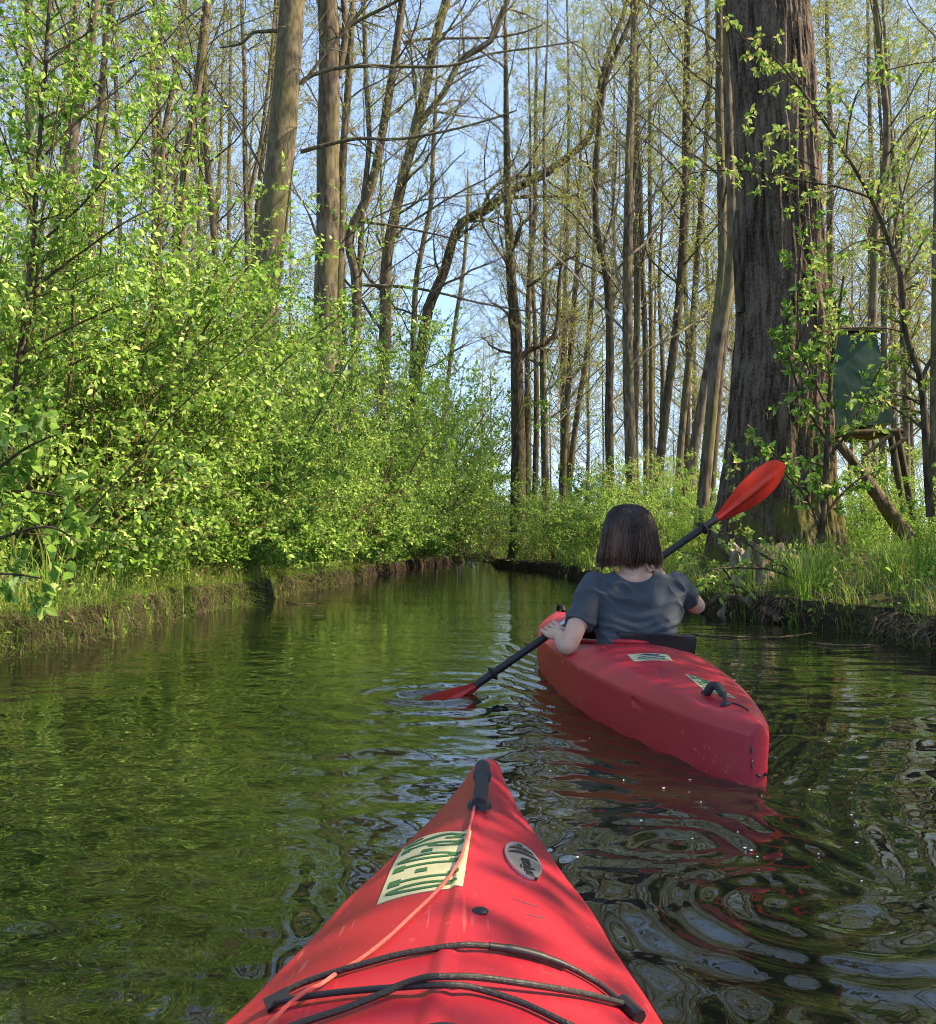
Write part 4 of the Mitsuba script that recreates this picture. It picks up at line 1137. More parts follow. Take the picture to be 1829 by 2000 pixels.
# beside the canal straight ahead and the right bank
C1, _, _ = px_tree('tree with a thick dark foot on the water edge straight ahead', [(1012, 1088), (1012, 1020), (1013, 900), (1011, 760), (1008, 650), (1000, 560), (996, 480), (992, 400), (990, 280)], 30, 34, 13, 19, 24, n=60, sides=14, wob=0.0, mat='m_bark_dark', n1=20)
limb(C1, [(1016, 702), (1032, 684), (1062, 672), (1085, 650), (1090, 610), (1092, 560), (1100, 500)], 30, 12, 5, rng, mat='m_bark_dark', sub=4)
limb(C1, [(1008, 480), (1018, 440), (1040, 420), (1050, 395)], 30, 8, 5, rng, mat='m_bark_dark', sub=4)
limb(C1, [(1030, 560), (1060, 540), (1100, 510), (1126, 500)], 30, 7, 4, rng, mat='m_bark_dark', sub=4)
px_tree('narrow twin stem close behind the thick footed tree', [(1030, 900), (1031, 760), (1032, 640), (1036, 520), (1044, 430), (1046, 300)], 33, 13, 9, 19, 25)
px_tree('slim brown trunk first to the right of the thick footed tree', [(1104, 860), (1112, 740), (1120, 600), (1128, 500), (1132, 380)], 34, 13, 8, 19, 26)
px_tree('leaning trunk second to the right of the thick footed tree', [(1118, 880), (1135, 760), (1150, 660), (1158, 560), (1162, 440)], 36, 12, 8, 19, 27, mat='m_bark_pale')
k, _, _ = px_tree('dark sinuous tree leaning over the right bank near the middle', [(1192, 960), (1190, 800), (1192, 680), (1186, 545), (1166, 450), (1162, 360), (1170, 260), (1182, 160), (1210, 90), (1240, 20)], 24, 18, 10, 19, 28, n=50, wob=0.0, mat='m_bark_dark')
limb(k, [(1192, 535), (1180, 480), (1195, 430), (1200, 380), (1206, 260)], 24, 7, 4, rng, sub=5)
px_tree('left stem of the close group of three straight trunks right of the middle', [(1238, 900), (1242, 760), (1244, 600), (1242, 330), (1240, 150), (1236, 0)], 26, 14, 11, 20, 29)
px_tree('middle stem of the close group of three straight trunks right of the middle', [(1262, 900), (1261, 720), (1257, 560), (1250, 360), (1245, 200)], 27, 12, 9, 20, 30)
px_tree('right stem of the close group of three straight trunks right of the middle', [(1272, 880), (1273, 720), (1271, 540), (1269, 380), (1270, 200)], 29, 10, 7, 19, 31, mat='m_bark_pale')
px_tree('smooth dark trunk leaning right between the group of three and the stout trunks', [(1284, 950), (1297, 840), (1312, 720), (1326, 590), (1335, 430), (1340, 210), (1345, 0)], 23, 18, 12, 20, 32, mat='m_bark_dark')
px_tree('thin pale trunk right behind the smooth leaning dark one', [(1330, 900), (1340, 780), (1352, 640), (1362, 500), (1372, 380), (1384, 180), (1383, 0)], 28, 14, 9, 19, 33, mat='m_bark_pale')
px_tree('stout brown trunk leaning right, left of the two nearest the massive tree', [(1345, 980), (1360, 850), (1378, 740), (1400, 620), (1411, 500), (1409, 300), (1405, 0)], 18, 22, 15, 20, 34)
px_tree('nearest stout trunk just left of the massive tree', [(1372, 1010), (1382, 900), (1394, 760), (1410, 640), (1426, 540), (1430, 400), (1424, 250), (1420, 60)], 14.5, 25, 17, 20, 35, n1=16)
px_tree('dark trunk squeezed between the nearest stout trunk and the massive tree', [(1400, 800), (1420, 620), (1437, 480), (1440, 400), (1436, 250)], 17, 16, 11, 18, 36, mat='m_bark_dark')
px_tree('pale thin trunk right of the massive tree, above the green tarpaulin', [(1702, 650), (1708, 520), (1712, 440), (1728, 330), (1732, 240), (1722, 110), (1713, 0)], 19, 17, 11, 18, 37, mat='m_bark', palette=SPRING, leaves=3)
px_tree('straight trunk at the right edge behind the shrub with the crooked stem', [(1826, 960), (1827, 700), (1828, 480), (1836, 200)], 13, 18, 14, 18, 38)
px_tree('thin trunk standing behind the raised hide', [(1772, 900), (1768, 740), (1766, 640), (1756, 480), (1745, 330)], 22, 14, 9, 17, 39)

# ------------------------------------------------------------------ the massive tree on the right bank
OY = 10.8
_oz = [(1100, 1520, 272), (1040, 1520, 254), (1000, 1520, 242), (900, 1524, 216), (780, 1525, 200), (640, 1529, 182), (500, 1525, 170), (300, 1518, 165), (0, 1500, 160)]
_zz = [P(x, y, OY)[2] for y, x, w in _oz]
_xx = [P(x, y, OY)[0] for y, x, w in _oz]
ox = PchipInterpolator(np.r_[-0.3, _zz, 9.5, 20], np.r_[_xx[0], _xx, _xx[-1] - 0.22, _xx[-1] - 0.5])
orad = PchipInterpolator(np.r_[-0.3, _zz, 9.5, 20], np.r_[0.90, [w / 2 * OY / FPX * 0.92 for y, x, w in _oz], 0.33, 0.12])


def oak():
    zs = np.r_[np.linspace(-0.3, 7.6, 540), np.linspace(7.75, 19.5, 80)]
    na = 300
    th = np.linspace(0, 2 * np.pi, na + 1)[:-1]
    Z, A = np.meshgrid(zs, th, indexing='ij')
    R = orad(Z)
    ca, sa = np.cos(A), np.sin(A)
    flare = np.clip((1.7 - Z) / 1.5, 0, 1) ** 1.6
    butt = 0.15 * flare * (np.maximum(np.cos(A * 2.5 + 0.6), 0) ** 2 + 0.7 * np.maximum(np.cos(A * 3.5 + 2.2), 0) ** 2 - 0.45)
    wob = 0.05 * (meshkit.fbm(np.stack([ca * 1.3, sa * 1.3, Z * 0.45], -1), 3) - 0.5) * 2
    # long interlaced ridges with deep furrows between
    tw = A + 0.05 * np.sin(Z * 1.7) + 0.10 * (meshkit.fbm(np.stack([ca * 2, sa * 2, Z * 1.3], -1), 2) - 0.5)
    q = lambda f, fz, s: meshkit.noise(np.stack([np.cos(tw) * f, np.sin(tw) * f, Z * fz + s], -1), s)
    r1 = 1 - np.abs(2 * q(8.5, 0.75, 3) - 1)
    r2 = 1 - np.abs(2 * q(17.0, 1.9, 5) - 1)
    r3 = q(30, 12, 8) - 0.5
    fur = 0.058 * (np.clip(r1, 0, 1) ** 0.9 - 0.6) + 0.030 * (r2 ** 1.0 - 0.5) + 0.010 * r3
    RR = R * (1 + butt + wob) + fur * np.clip(R / 0.4, 0.3, 1.2)
    X = ox(Z) + RR * np.sin(A)
    Yy = OY + RR * -np.cos(A)
    n, k = X.shape
    i = (np.arange(n - 1) * k)[:, None] + np.arange(k)[None]
    j = (np.arange(n - 1) * k)[:, None] + ((np.arange(k) + 1) % k)[None]
    f = np.stack([i, j, j + k, i + k], -1).reshape(-1, 4)
    return np.stack([X, Yy, Z], -1).reshape(-1, 3), f


OK_ = thing('tree', 'massive old tree with deeply furrowed dark bark and a mossy flaring foot', 'tree')
put('trunk', oak(), 'm_oak_bark', OK_, smooth=True)
for i, (z0, az, ln) in enumerate(((7.5, 2.4, 6), (8.6, 0.3, 6), (9.5, -1.9, 5.5), (10.8, 3.3, 5), (12, 1.2, 5), (13.5, -0.8, 4.5), (15, 2.4, 4))):
    b0 = np.array([float(ox(z0)), OY, z0])
    d = np.array([math.cos(az), math.sin(az), 0.75])
    q = b0 + d * np.linspace(0, 1, 6)[:, None] * ln + np.array([0, 0, 1.0]) * (np.linspace(0, 1, 6)[:, None] ** 2) * 1.4
    pts, r = spline(q, 16, np.linspace(0.14, 0.03, 6))
    lk = put('limb', bark_tube(pts, r, 9, rng), 'm_bark_dark', OK_, smooth=True)
    B = spawn(pts[None], r[None], 14, 0.15, 1, 0.4, 50, 0.05, 6, 0.5, rng, 0.14, 0.4, 0.005)
    C = spawn(B[0], B[1], 8, 0.2, 1, 0.4, 42, 0.02, 4, 0.6, rng, 0.16, 0.4, 0.003)
    put('twigs', cat([tubes(*B, 4), tubes(*C, 3)]), 'm_twig', lk, smooth=False, stuff=True)
# the dead stub on its left side
stub = spline(np.array([P(1447, 610, 10.7), P(1441, 520, 10.65), P(1438, 455, 10.6), P(1441, 412, 10.6)]), 12)
put('branch_stub', bark_tube(stub, np.interp(np.linspace(0, 1, 12), [0, 0.6, 1], [0.05, 0.04, 0.028]), 9, rng), 'm_bark_dark', OK_, smooth=True)

# ------------------------------------------------------------------ bare trees farther back, copies of five kinds
TPL = []
for i in range(6):
    rng_ = np.random.default_rng(900 + i)
    H = 17 + 4 * rng_.random()
    zz = np.linspace(-0.3, H, 18)
    pts = np.stack([0.5 * (nz(zz, 0, 0.16, i, 2) - 0.5) + 0.02 * zz * rng_.normal(), 0.5 * (nz(zz, 3, 0.16, i + 9, 2) - 0.5), zz], 1)
    r = np.interp(zz, [-0.3, 0.5, H], [0.17, 0.13, 0.012])
    TPL.append((pts, r, rng_, i))
for pts, r, rng_, i in TPL:
    A = spawn(pts[None], r[None], 34, 0.2, 0.99, 0.21, 46, 0.09, 7, 0.27, rng_, 0.19, 0.5, 0.007)
    B = spawn(A[0], A[1], 8, 0.15, 1.0, 0.48, 42, 0.04, 5, 0.5, rng_, 0.18, 0.4, 0.004)
    C = spawn(B[0], B[1], 7, 0.15, 1.0, 0.45, 42, 0.02, 3, 0.6, rng_, 0.18, 0.4, 0.0032)
    pos, al = sample_on(C[0], (4, 6, 4, 7, 5, 8)[i], rng_, 0.3)
    v, f, c = leaf_mesh(pos, al, 0.055, rng_, LEAF2, palette=YOUNG)
    scene[f'g_tree_{i}'] = {'type': 'shapegroup', 'trunk': mikit.ply(bark_tube(pts, r, 7, rng_), ('m_bark', 'm_bark_pale', 'm_bark')[i % 3], smooth=True),
                            'branches': mikit.ply(cat([tubes(*A, 4), tubes(*B, 3)]), 'm_twig', smooth=False), 'twigs': mikit.ply(tubes(*C, 3), 'm_twig', smooth=False),
                            'leaves': mikit.ply((v, f), 'm_leaf', smooth=False, color=c)}


def inst(name, group, loc, rot, sc, label, catg, grp, stuff=('twigs', 'leaves', 'foliage')):
    k = numbered(name)
    scene[k] = {'type': 'instance', 'shapegroup': {'type': 'ref', 'id': group}, 'to_world': T().translate(list(map(float, loc))).rotate([0, 0, 1], float(rot)).scale(list(map(float, np.broadcast_to(sc, 3))))}
    labels[k] = {'label': label, 'category': catg, **({'group': grp} if grp else {})}
    for p in scene[group]:
        if p in stuff:
            labels[k + '__' + p] = {'kind': 'stuff'}
    return k


rng = np.random.default_rng(41)
FAR = []
tries = 0
while len(FAR) < 138 and tries < 20000:
    tries += 1
    Y = 20 + 75 * rng.random() ** 1.1
    X = (rng.random() * 2 - 1) * (0.50 * Y + 3)
    side_clear = min(abs(X - float(XL(Y))), abs(X - float(XR(Y))))
    if float(XL(Y)) - 1.2 < X < float(XR(Y)) + 1.2 or min([9] + [math.hypot(X - a, Y - b) for a, b in FAR]) < 1.5:
        continue
    FAR.append((X, Y))
for i, (X, Y) in enumerate(FAR):
    s = 0.8 + 0.4 * rng.random()
    side = 'left' if X < float(XL(Y)) else 'right'
    inst('tree', f'g_tree_{rng.integers(0, 6)}', (X, Y, float(ground_z(X, Y)) - 0.1), rng.random() * 360, (s, s, s * (0.9 + 0.2 * rng.random())),
         f'slender bare tree far back in the wood of the {side} bank', 'tree', f'slender bare trees far back on the {side} bank')
# trees beside and behind the camera that shade the water here
for X, Y, t, s in ((6.5, -3, 0, 0.9), (-6, -5, 2, 1.0), (9.5, 3.0, 3, 1.0), (-7.5, 2.5, 4, 1.0), (-5.5, 8.5, 0, 0.9)):
    inst('tree', f'g_tree_{t}', (X, Y, float(ground_z(X, Y)) - 0.1), rng.random() * 360, s, 'bare tree of the canal bank just outside the picture', 'tree', 'bare trees of the near banks')

# ------------------------------------------------------------------ shrubs: leafy kinds, then one copy for every shrub of the banks
def bush(seed, H, spread, ns, nb, nt, nl, lsize, palette, droop=0.0, tmpl=LEAF4):
    r_ = np.random.default_rng(seed)
    az = np.arange(ns) / ns * 2 * np.pi + r_.random(ns)
    ph = np.radians(4 + 34 * r_.random(ns) ** 0.8) * spread
    d = np.stack([np.cos(az) * np.sin(ph), np.sin(az) * np.sin(ph), np.cos(ph)], 1)
    p = np.stack([np.cos(az), np.sin(az), az * 0], 1) * 0.05 * H * r_.random((ns, 1)) - [0, 0, 0.1]
    L = H * (0.7 + 0.35 * r_.random((ns, 1)))
    line = [p]
    k = 9
    for i in range(k - 1):
        line.append(line[-1] + d * L / (k - 1))
        d = unit(d + r_.normal(size=d.shape) * 0.09 + np.array([0, 0, -droop * (i / k)]) + np.stack([np.cos(az), np.sin(az), az * 0], 1) * 0.02)
    S = np.stack(line, 1)
    R = np.linspace(1, 0.25, k)[None] * (0.0055 * H * (0.7 + 0.6 * r_.random((ns, 1))))
    A = spawn(S, R, nb, 0.10, 1.0, 0.36, 58, -0.01 - droop * 0.2, 6, 0.5, r_, 0.13, 0.45, 0.002)
    B = spawn(A[0], A[1], nt, 0.1, 1.0, 0.42, 52, -0.03, 4, 0.6, r_, 0.14, 0.3, 0.0013)
    pos, al = sample_on(B[0], nl, r_, 0.1)
    p2, a2 = sample_on(A[0], nl, r_, 0.3)
    pos, al = np.vstack([pos, p2]), np.vstack([al, a2])
    up_ok = pos[:, 2] > 0.09 * H * (0.4 + 1.2 * r_.random(len(pos)))
    pos, al = pos[up_ok], al[up_ok]
    return cat([tubes(S, R, 5), tubes(*A, 3)]), tubes(*B, 3), leaf_mesh(pos, al, lsize, r_, tmpl, palette=palette, tmin=0.4)


KINDS = [('tall', 4.0, 0.8, 14, 13, 9, 11, 0.051, SPRING, 0.02), ('tall', 4.0, 1.0, 13, 13, 9, 11, 0.049, np.vstack([SPRING, DEEP, DEEP]), 0.05), ('mid', 2.4, 1.25, 14, 11, 9, 10, 0.047, SPRING, 0.10),
         ('mid', 2.4, 1.1, 14, 11, 9, 10, 0.046, DEEP, 0.06), ('low', 1.1, 1.7, 12, 8, 7, 8, 0.044, np.vstack([SPRING, DEEP]), 0.09), ('far', 3.0, 0.9, 10, 10, 7, 7, 0.06, np.vstack([YOUNG, SPRING]), 0.02), ('tall', 4.0, 1.0, 11, 10, 8, 8, 0.056, DEEP * 0.8, 0.05)]
for i, (nm, H, sp, ns, nb, nt, nl, ls, pal, dr_) in enumerate(KINDS):
    a, b, (v, f, c) = bush(500 + i, H, sp, ns, nb, nt, nl, ls, pal, dr_, LEAF4 if nm != 'far' else LEAF2)
    scene[f'g_bush_{i}'] = {'type': 'shapegroup', 'stems': mikit.ply(a, 'm_twig_olive', smooth=False), 'twigs': mikit.ply(b, 'm_twig_olive', smooth=False),
                            'foliage': mikit.ply((v, f), 'm_leaf', smooth=False, color=c)}


def shrub(px, Y, kind, H, label, group=None, sx=1.0, name='shrub'):
    x = (px - 914.5) / FPX * Y
    if px < 914 and name == 'shrub' and group == 'shrubs of the left bank':
        Y0 = Y
        while x > float(XL(Y)) - np.interp(Y, [10, 22], [0.85, 0.45]) + (0.3 if kind == 4 else 0) and Y < 60:
            Y += 0.2
            x = (px - 914.5) / FPX * Y
        H = (H - 0.31) * Y / Y0 + 0.31
    s = H / KINDS[kind][1]
    return inst(name, f'g_bush_{kind}', (x, Y, float(ground_z(x, Y)) - 0.02), rng.random() * 360, (s * sx, s * sx, s), label, 'shrub', group)


rng = np.random.default_rng(5)
LEFT = [(95, 8.0, 0, 4.1, 'tall light green shrub at the left edge of the picture behind the dark stemmed sapling'), (20, 6.6, 2, 2.5, 'broad leafy shrub at the left edge on the bank, below the sapling'),
        (190, 8.8, 1, 3.5, 'tall shrub second from the left edge, in front of the slanting dark trunks'), (285, 8.6, 0, 3.0, 'sunlit shrub whose top ends below the sunlit pair of trunks'),
        (225, 7.6, 2, 2.3, 'rounded shrub on the left bank over the nearest overhanging roots'), (382, 9.8, 1, 3.0, 'shrub below the curved trunk on the left bank'),
        (330, 8.9, 3, 1.9, 'deep green shrub low on the left bank beside the sunny grass'), (462, 11.2, 0, 3.0, 'tall shrub left of the foot of the large pale trunk'),
        (412, 9.8, 2, 2.1, 'shrub with hanging branches over the sunny grass of the left bank'), (520, 12.3, 3, 2.0, 'dark green shrub right in front of the large pale trunk'),
        (365, 9.2, 4, 1.15, 'small rounded shrub on a single dark stem by the left water edge'), (600, 13.2, 0, 3.4, 'bright yellow green shrub right of the large pale trunk'),
        (560, 12.4, 2, 2.1, 'shrub drooping to the water below the large pale trunk'), (672, 14.6, 1, 3.9, 'tall shrub in front of the foot of the second large trunk'),
        (628, 13.6, 2, 2.3, 'drooping shrub on the left bank below the second large trunk'), (740, 16.2, 0, 3.9, 'pale green tall shrub in front of the crooked tree'),
        (695, 14.9, 3, 2.3, 'dark green shrub at the water edge below the crooked tree'), (796, 18.5, 1, 4.2, 'tall shrub in front of the leaning forked trunk on the left bank'),
        (762, 17.0, 2, 2.5, 'drooping shrub at the water edge before the leaning forked trunk'), (838, 21.0, 0, 4.4, 'tall shrub under the start of the arching tree'),
        (820, 19.5, 2, 2.6, 'drooping shrub at the water edge under the arching tree'), (868, 24.5, 1, 4.2, 'shrub right of the arching tree towards the far end of the left bank'),
        (892, 28.5, 0, 3.5, 'shrub near the bend of the canal on the left bank'), (878, 26.0, 2, 2.4, 'low drooping shrub at the water near the bend of the canal'),
        (912, 34.0, 5, 3.0, 'pale shrub at the bend where the canal disappears'), (928, 39.0, 5, 2.4, 'farthest small shrub of the left bank at the very end of the canal'), (455, 10.6, 4, 1.2, 'low shrub left of the shaded notch in the left bank'),
        (505, 11.4, 4, 1.2, 'low shrub right of the shaded notch in the left bank'), (585, 12.9, 4, 1.2, 'low shrub below the bright yellow green one'), (660, 14.2, 4, 1.3, 'low shrub on the left water edge in the middle of the row'),
        (735, 16.0, 4, 1.4, 'low shrub at the water edge below the pale green tall one'), (795, 18.2, 4, 1.4, 'low shrub overhanging the water left of the bend'), (150, 6.9, 4, 1.1, 'low leafy shrub over the dark overhanging roots of the near left bank')]
for px, Y, kd, H, lb in LEFT:
    shrub(px, Y, kd, H, lb, 'shrubs of the left bank', 1.0 if kd != 4 else 1.15)
for i_, (X, Y, H) in enumerate(((0.9, 50.0, 2.2), (1.9, 53.0, 2.8), (2.6, 48.0, 2.4), (-1.9, 55.0, 2.8), (0.2, 60.0, 2.4), (1.3, 66.0, 2.8))):
    shrub(914.5 + X / Y * FPX, Y, 5, H, 'pale shrub across the bend where the canal turns away', 'shrubs across the bend of the canal', 1.2)
RIGHT = [(1058, 29.0, 2, 1.9, 'shrub right beside the thick dark foot of the water edge tree'), (1088, 27.0, 5, 2.4, 'second shrub from the thick footed tree on the right bank'), (1120, 25.0, 2, 2.0, 'third shrub from the thick footed tree on the right bank'),
         (1150, 23.0, 3, 2.2, 'deep green shrub left of the sinuous tree'), (1178, 20.0, 2, 1.7, 'shrub in front of the sinuous tree on the right bank'), (1215, 21.0, 5, 2.4, 'shrub right of the sinuous tree, above the head of the woman'),
         (1255, 19.0, 2, 1.9, 'shrub at the foot of the close group of three trunks'), (1300, 18.0, 5, 2.2, 'shrub at the foot of the smooth leaning trunk'), (1335, 16.0, 2, 1.6, 'shrub at the foot of the stout trunks left of the massive tree'),
         (1395, 12.5, 3, 1.1, 'small shrub between the nearest stout trunk and the massive tree'), (1040, 33.0, 5, 2.3, 'shrub left of the thick footed tree beyond the canal end'), (985, 40.0, 5, 2.6, 'sparse shrub straight ahead where the canal ends')]
for px, Y, kd, H, lb in RIGHT:
    shrub(px, Y, kd, H, lb, 'shrubs of the right bank')
for px, Y, kd, H, lb in [(1690, 15.5, 2, 1.3, 'shrub under the raised hide'), (1790, 16.0, 5, 2.2, 'shrub right of the legs of the raised hide'), (1640, 14.5, 3, 1.2, 'low shrub between the massive tree and the hide legs'), (1835, 12.0, 2, 1.5, 'shrub cut by the right edge of the picture below the hide')]:
    shrub(px, Y, kd, H, lb, 'shrubs of the right bank')
n = 0
while n < 30:                                                             # the thicket behind the left row
    Y, X = 9 + 22 * rng.random(), -3.6 - 8 * rng.random()
    if X < -0.5 * Y - 1 or (-0.26 < X / Y < -0.15 and Y < 15.5):
        continue
    n += 1
    shrub(914.5 + X / Y * FPX, Y, (0, 6, 1, 6)[int(rng.integers(0, 4))], 2.7 + 1.2 * rng.random(), 'leafy shrub of the thicket behind the front row on the left bank', 'shrubs behind the front row of the left bank')
n = 0
while n < 60:                                                             # undergrowth of the far wood
    Y = 24 + 62 * rng.random()
    X = (rng.random() * 2 - 1) * (0.48 * Y + 1)
    if float(XL(Y)) - 0.8 < X < float(XR(Y)) + 0.8:
        continue
    n += 1
    sd = 'left' if X < float(XL(Y)) else 'right'
    shrub(914.5 + X / Y * FPX, Y, 5, 2.2 + 1.6 * rng.random() * (1.3 if sd == 'left' else 0.9), f'pale shrub in the far undergrowth of the {sd} bank', f'shrubs in the far undergrowth of the {sd} bank', 1.5)
# leafy trees on the right bank beside us: their shade lies on the woman and on our bow
for X, Y, kd, H in ((4.4, 1.85, 1, 7.0), (4.9, 1.55, 6, 7.6), (5.4, 4.2, 0, 7.2), (5.9, 6.8, 0, 4.6), (6.7, 8.6, 1, 4.8)):
    shrub(914.5 + X / Y * FPX, Y, kd, H, 'tall leafy shrub of the right bank just outside the picture', 'tall shrubs beside the camera on the right bank', 0.62 if H > 6 else 1.0)


# ------------------------------------------------------------------ shrubs built leaf by leaf
def leaf_parts(key, pos, al, size, r_, palette, limit, tmpl=LEAF8):
    """The leaves that show largest as parts of their own, the rest as one part."""
    order = np.argsort(pos[:, 1])
    big, rest = order[:limit], order[limit:]
    v, f, c = leaf_mesh(pos[big], al[big], size, r_, tmpl, palette=palette)
    k = len(tmpl[0])
    for i in range(len(big)):
        put('leaf', (v[i * k:(i + 1) * k], tmpl[1]), 'm_leaf', key, smooth=True, color=c[i * k:(i + 1) * k])
    if len(rest):
        v, f, c = leaf_mesh(pos[rest], al[rest], size, r_, tmpl, palette=palette)
        put('foliage', (v, f), 'm_leaf', key, smooth=False, color=c, stuff=True)


def stem_shrub(label, lines, Y, seed, nt=16, tl=0.33, nl=7, size=0.055, palette=SPRING, limit=120, mat='m_bark_dark', bias=None, cat_='shrub', name='shrub', tt0=0.15):
    """lines: (pixels, start width, end width, depth change)."""
    r_ = np.random.default_rng(seed)
    k = thing(name, label, cat_)
    allp, alla = [], []
    for pxs, w0, w1, dY in lines:
        q = np.array([P(x, y, Y + dY * i / max(len(pxs) - 1, 1)) for i, (x, y) in enumerate(pxs)])
        pts, r = spline(q, 22, np.linspace(w0, w1, len(q)) / 2 * Y / FPX)
        pts += 0.012 * (np.stack([nz(pts[:, 2] + pts[:, 0], 0, 3, seed + j, 2) for j in range(3)], 1) - 0.5)
        put('stem', bark_tube(pts, r, 7, r_), mat, k, smooth=True)
        Lw = np.linalg.norm(np.diff(pts, axis=0), axis=1).sum()
        B = spawn(pts[None], r[None], max(int(nt * Lw / 1.5), 4), tt0, 1.0, tl / max(Lw, 0.4), 52, 0.02, 6, 0.5, r_, 0.14, 0.3, 0.0018)
        C = spawn(B[0], B[1], 3, 0.3, 1.0, 0.5, 46, 0.0, 4, 0.7, r_, 0.14, 0.3, 0.0013)
        if bias is not None:
            for Q in (B, C):
                Q[0][...] += np.linspace(0, 1, Q[0].shape[1])[None, :, None] ** 1.5 * np.asarray(bias)
        put('twigs', cat([tubes(*B, 4), tubes(*C, 3)]), 'm_twig_olive', k, smooth=False, stuff=True)
        for Q, m_ in ((B, nl), (C, max(nl - 2, 2))):
            a, b = sample_on(Q[0], m_, r_, 0.25)
            allp.append(a)
            alla.append(b)
    leaf_parts(k, np.vstack(allp), np.vstack(alla), size, r_, palette, limit)
    return k


stem_shrub('tall sapling with a thin dark stem and loose branches at the left edge',
           [([(8, 960), (16, 900), (30, 760), (58, 540), (72, 360), (84, 180), (96, 20), (104, -120)], 15, 6, 0.1), ([(72, 480), (150, 410), (240, 310), (330, 190)], 6, 2, -0.2), ([(58, 570), (150, 500), (270, 420), (330, 400)], 6, 2, 0.2),
            ([(82, 310), (170, 220), (260, 150), (320, 70)], 6, 2, 0.1), ([(42, 690), (140, 640), (230, 600), (300, 580)], 6, 2, -0.3), ([(92, 120), (180, 60), (270, 20), (320, -40)], 5, 2, 0.2), ([(66, 420), (30, 330), (0, 250), (-40, 160)], 5, 2, 0),
            ([(84, 200), (40, 120), (10, 40), (-20, -30)], 5, 2, 0)], 7.0, 61, nt=22, tl=0.42, nl=8, size=0.046, limit=200)
stem_shrub('near plant with large leaves hanging over the water at the left edge',
           [([(-190, 1160), (-120, 1030), (-20, 930), (60, 870), (110, 850)], 12, 3, -0.3), ([(-190, 1160), (-110, 1090), (0, 1050), (90, 1030), (150, 1060)], 10, 3, -0.2), ([(-190, 1160), (-100, 1130), (0, 1120), (80, 1130)], 9, 3, -0.2), ([(-160, 1100), (-60, 980), (30, 960), (120, 970), (170, 1000)], 9, 3, 0.1)],
           5.0, 62, nt=15, tl=0.30, nl=6, size=0.062, palette=np.vstack([SPRING, DEEP]), limit=200)
stem_shrub('shrub with a crooked dark stem and airy light leaves at the right edge',
           [([(1818, 1010), (1812, 930), (1808, 840), (1800, 748), (1768, 640), (1764, 560), (1740, 480), (1702, 385), (1652, 300), (1600, 222), (1555, 160), (1500, 100)], 17, 3, 0.0), ([(1800, 748), (1815, 710), (1850, 670), (1900, 640)], 10, 5, 0),
            ([(1704, 388), (1640, 366), (1560, 352), (1480, 335), (1400, 332), (1330, 345)], 5, 2, -0.1), ([(1742, 484), (1762, 390), (1790, 300), (1829, 230)], 5, 2, 0.1), ([(1655, 305), (1668, 200), (1700, 150), (1760, 130), (1829, 120)], 5, 2, 0.1),
            ([(1810, 800), (1745, 770), (1700, 790), (1650, 820)], 5, 2, -0.2), ([(1770, 650), (1720, 640), (1660, 640), (1600, 650)], 4, 2, -0.2), ([(1600, 222), (1560, 250), (1500, 300)], 3, 1, 0), ([(1764, 560), (1800, 480), (1850, 420)], 5, 2, 0.1), ([(1740, 480), (1690, 470), (1630, 500), (1560, 560)], 4, 2, -0.1)],
           8.3, 63, nt=15, tl=0.3, nl=5, size=0.05, limit=260, palette=np.vstack([SPRING, YOUNG]))
stem_shrub('leafy shrub with dark stems close in front of the massive trunk on its right',
           [([(1604, 1060), (1612, 960), (1616, 860), (1626, 720), (1640, 610), (1648, 540)], 13, 5, 0), ([(1616, 860), (1570, 780), (1540, 690), (1530, 620)], 6, 2, -0.2), ([(1612, 900), (1660, 840), (1700, 760), (1730, 700)], 6, 2, 0.1), ([(1606, 1020), (1650, 960), (1690, 930), (1720, 920)], 6, 2, 0),
            ([(1620, 800), (1590, 740), (1560, 660), (1560, 560), (1570, 450)], 5, 2, -0.3), ([(1604, 1050), (1580, 980), (1540, 930), (1500, 880)], 6, 2, -0.3)], 8.5, 64, nt=18, tl=0.28, nl=6, size=0.055, limit=220, palette=np.vstack([SPRING, DEEP]))
stem_shrub('sprawling sprigs with pale leaves in front of the weathered stump',
           [([(1560, 1120), (1500, 1090), (1440, 1050), (1390, 1030), (1350, 1000)], 5, 2, -0.1), ([(1550, 1130), (1480, 1110), (1420, 1110), (1370, 1120)], 5, 2, -0.2), ([(1440, 1170), (1420, 1120), (1380, 1090), (1330, 1080)], 5, 2, 0), ([(1480, 1180), (1450, 1150), (1400, 1140), (1350, 1150)], 4, 2, 0), ([(1420, 1060), (1430, 960), (1445, 880), (1460, 830)], 5, 2, 0.1)],
           8.35, 65, nt=13, tl=0.2, nl=6, size=0.05, limit=180, palette=np.vstack([SPRING, YOUNG]), tt0=0.0)
stem_shrub('thin twigs with a few bright leaves crossing the upper part of the massive trunk',
           [([(1620, 240), (1560, 170), (1500, 120), (1440, 60), (1400, 10)], 4, 1.5, 0), ([(1600, 330), (1540, 300), (1500, 280), (1450, 240)], 3, 1.2, 0), ([(1590, 180), (1530, 120), (1480, 60)], 3, 1.2, 0), ([(1610, 440), (1570, 420), (1530, 320)], 3, 1.2, 0)], 8.6, 66, nt=10, tl=0.16, nl=5, size=0.05, limit=140, palette=np.vstack([SPRING, YOUNG]))

# ------------------------------------------------------------------ grass, herbs and roots of the banks
rng = np.random.default_rng(9)


def bank_points(n, side, y0, y1, d0, d1, pw=1.0, yp=1.4):
    y = y0 + (y1 - y0) * rng.random(n) ** yp
    d = d0 + (d1 - d0) * rng.random(n) ** pw
    x = edge_x(y, side) + side * d
    return np.stack([x, y, ground_z(x, y) - 0.01], 1)


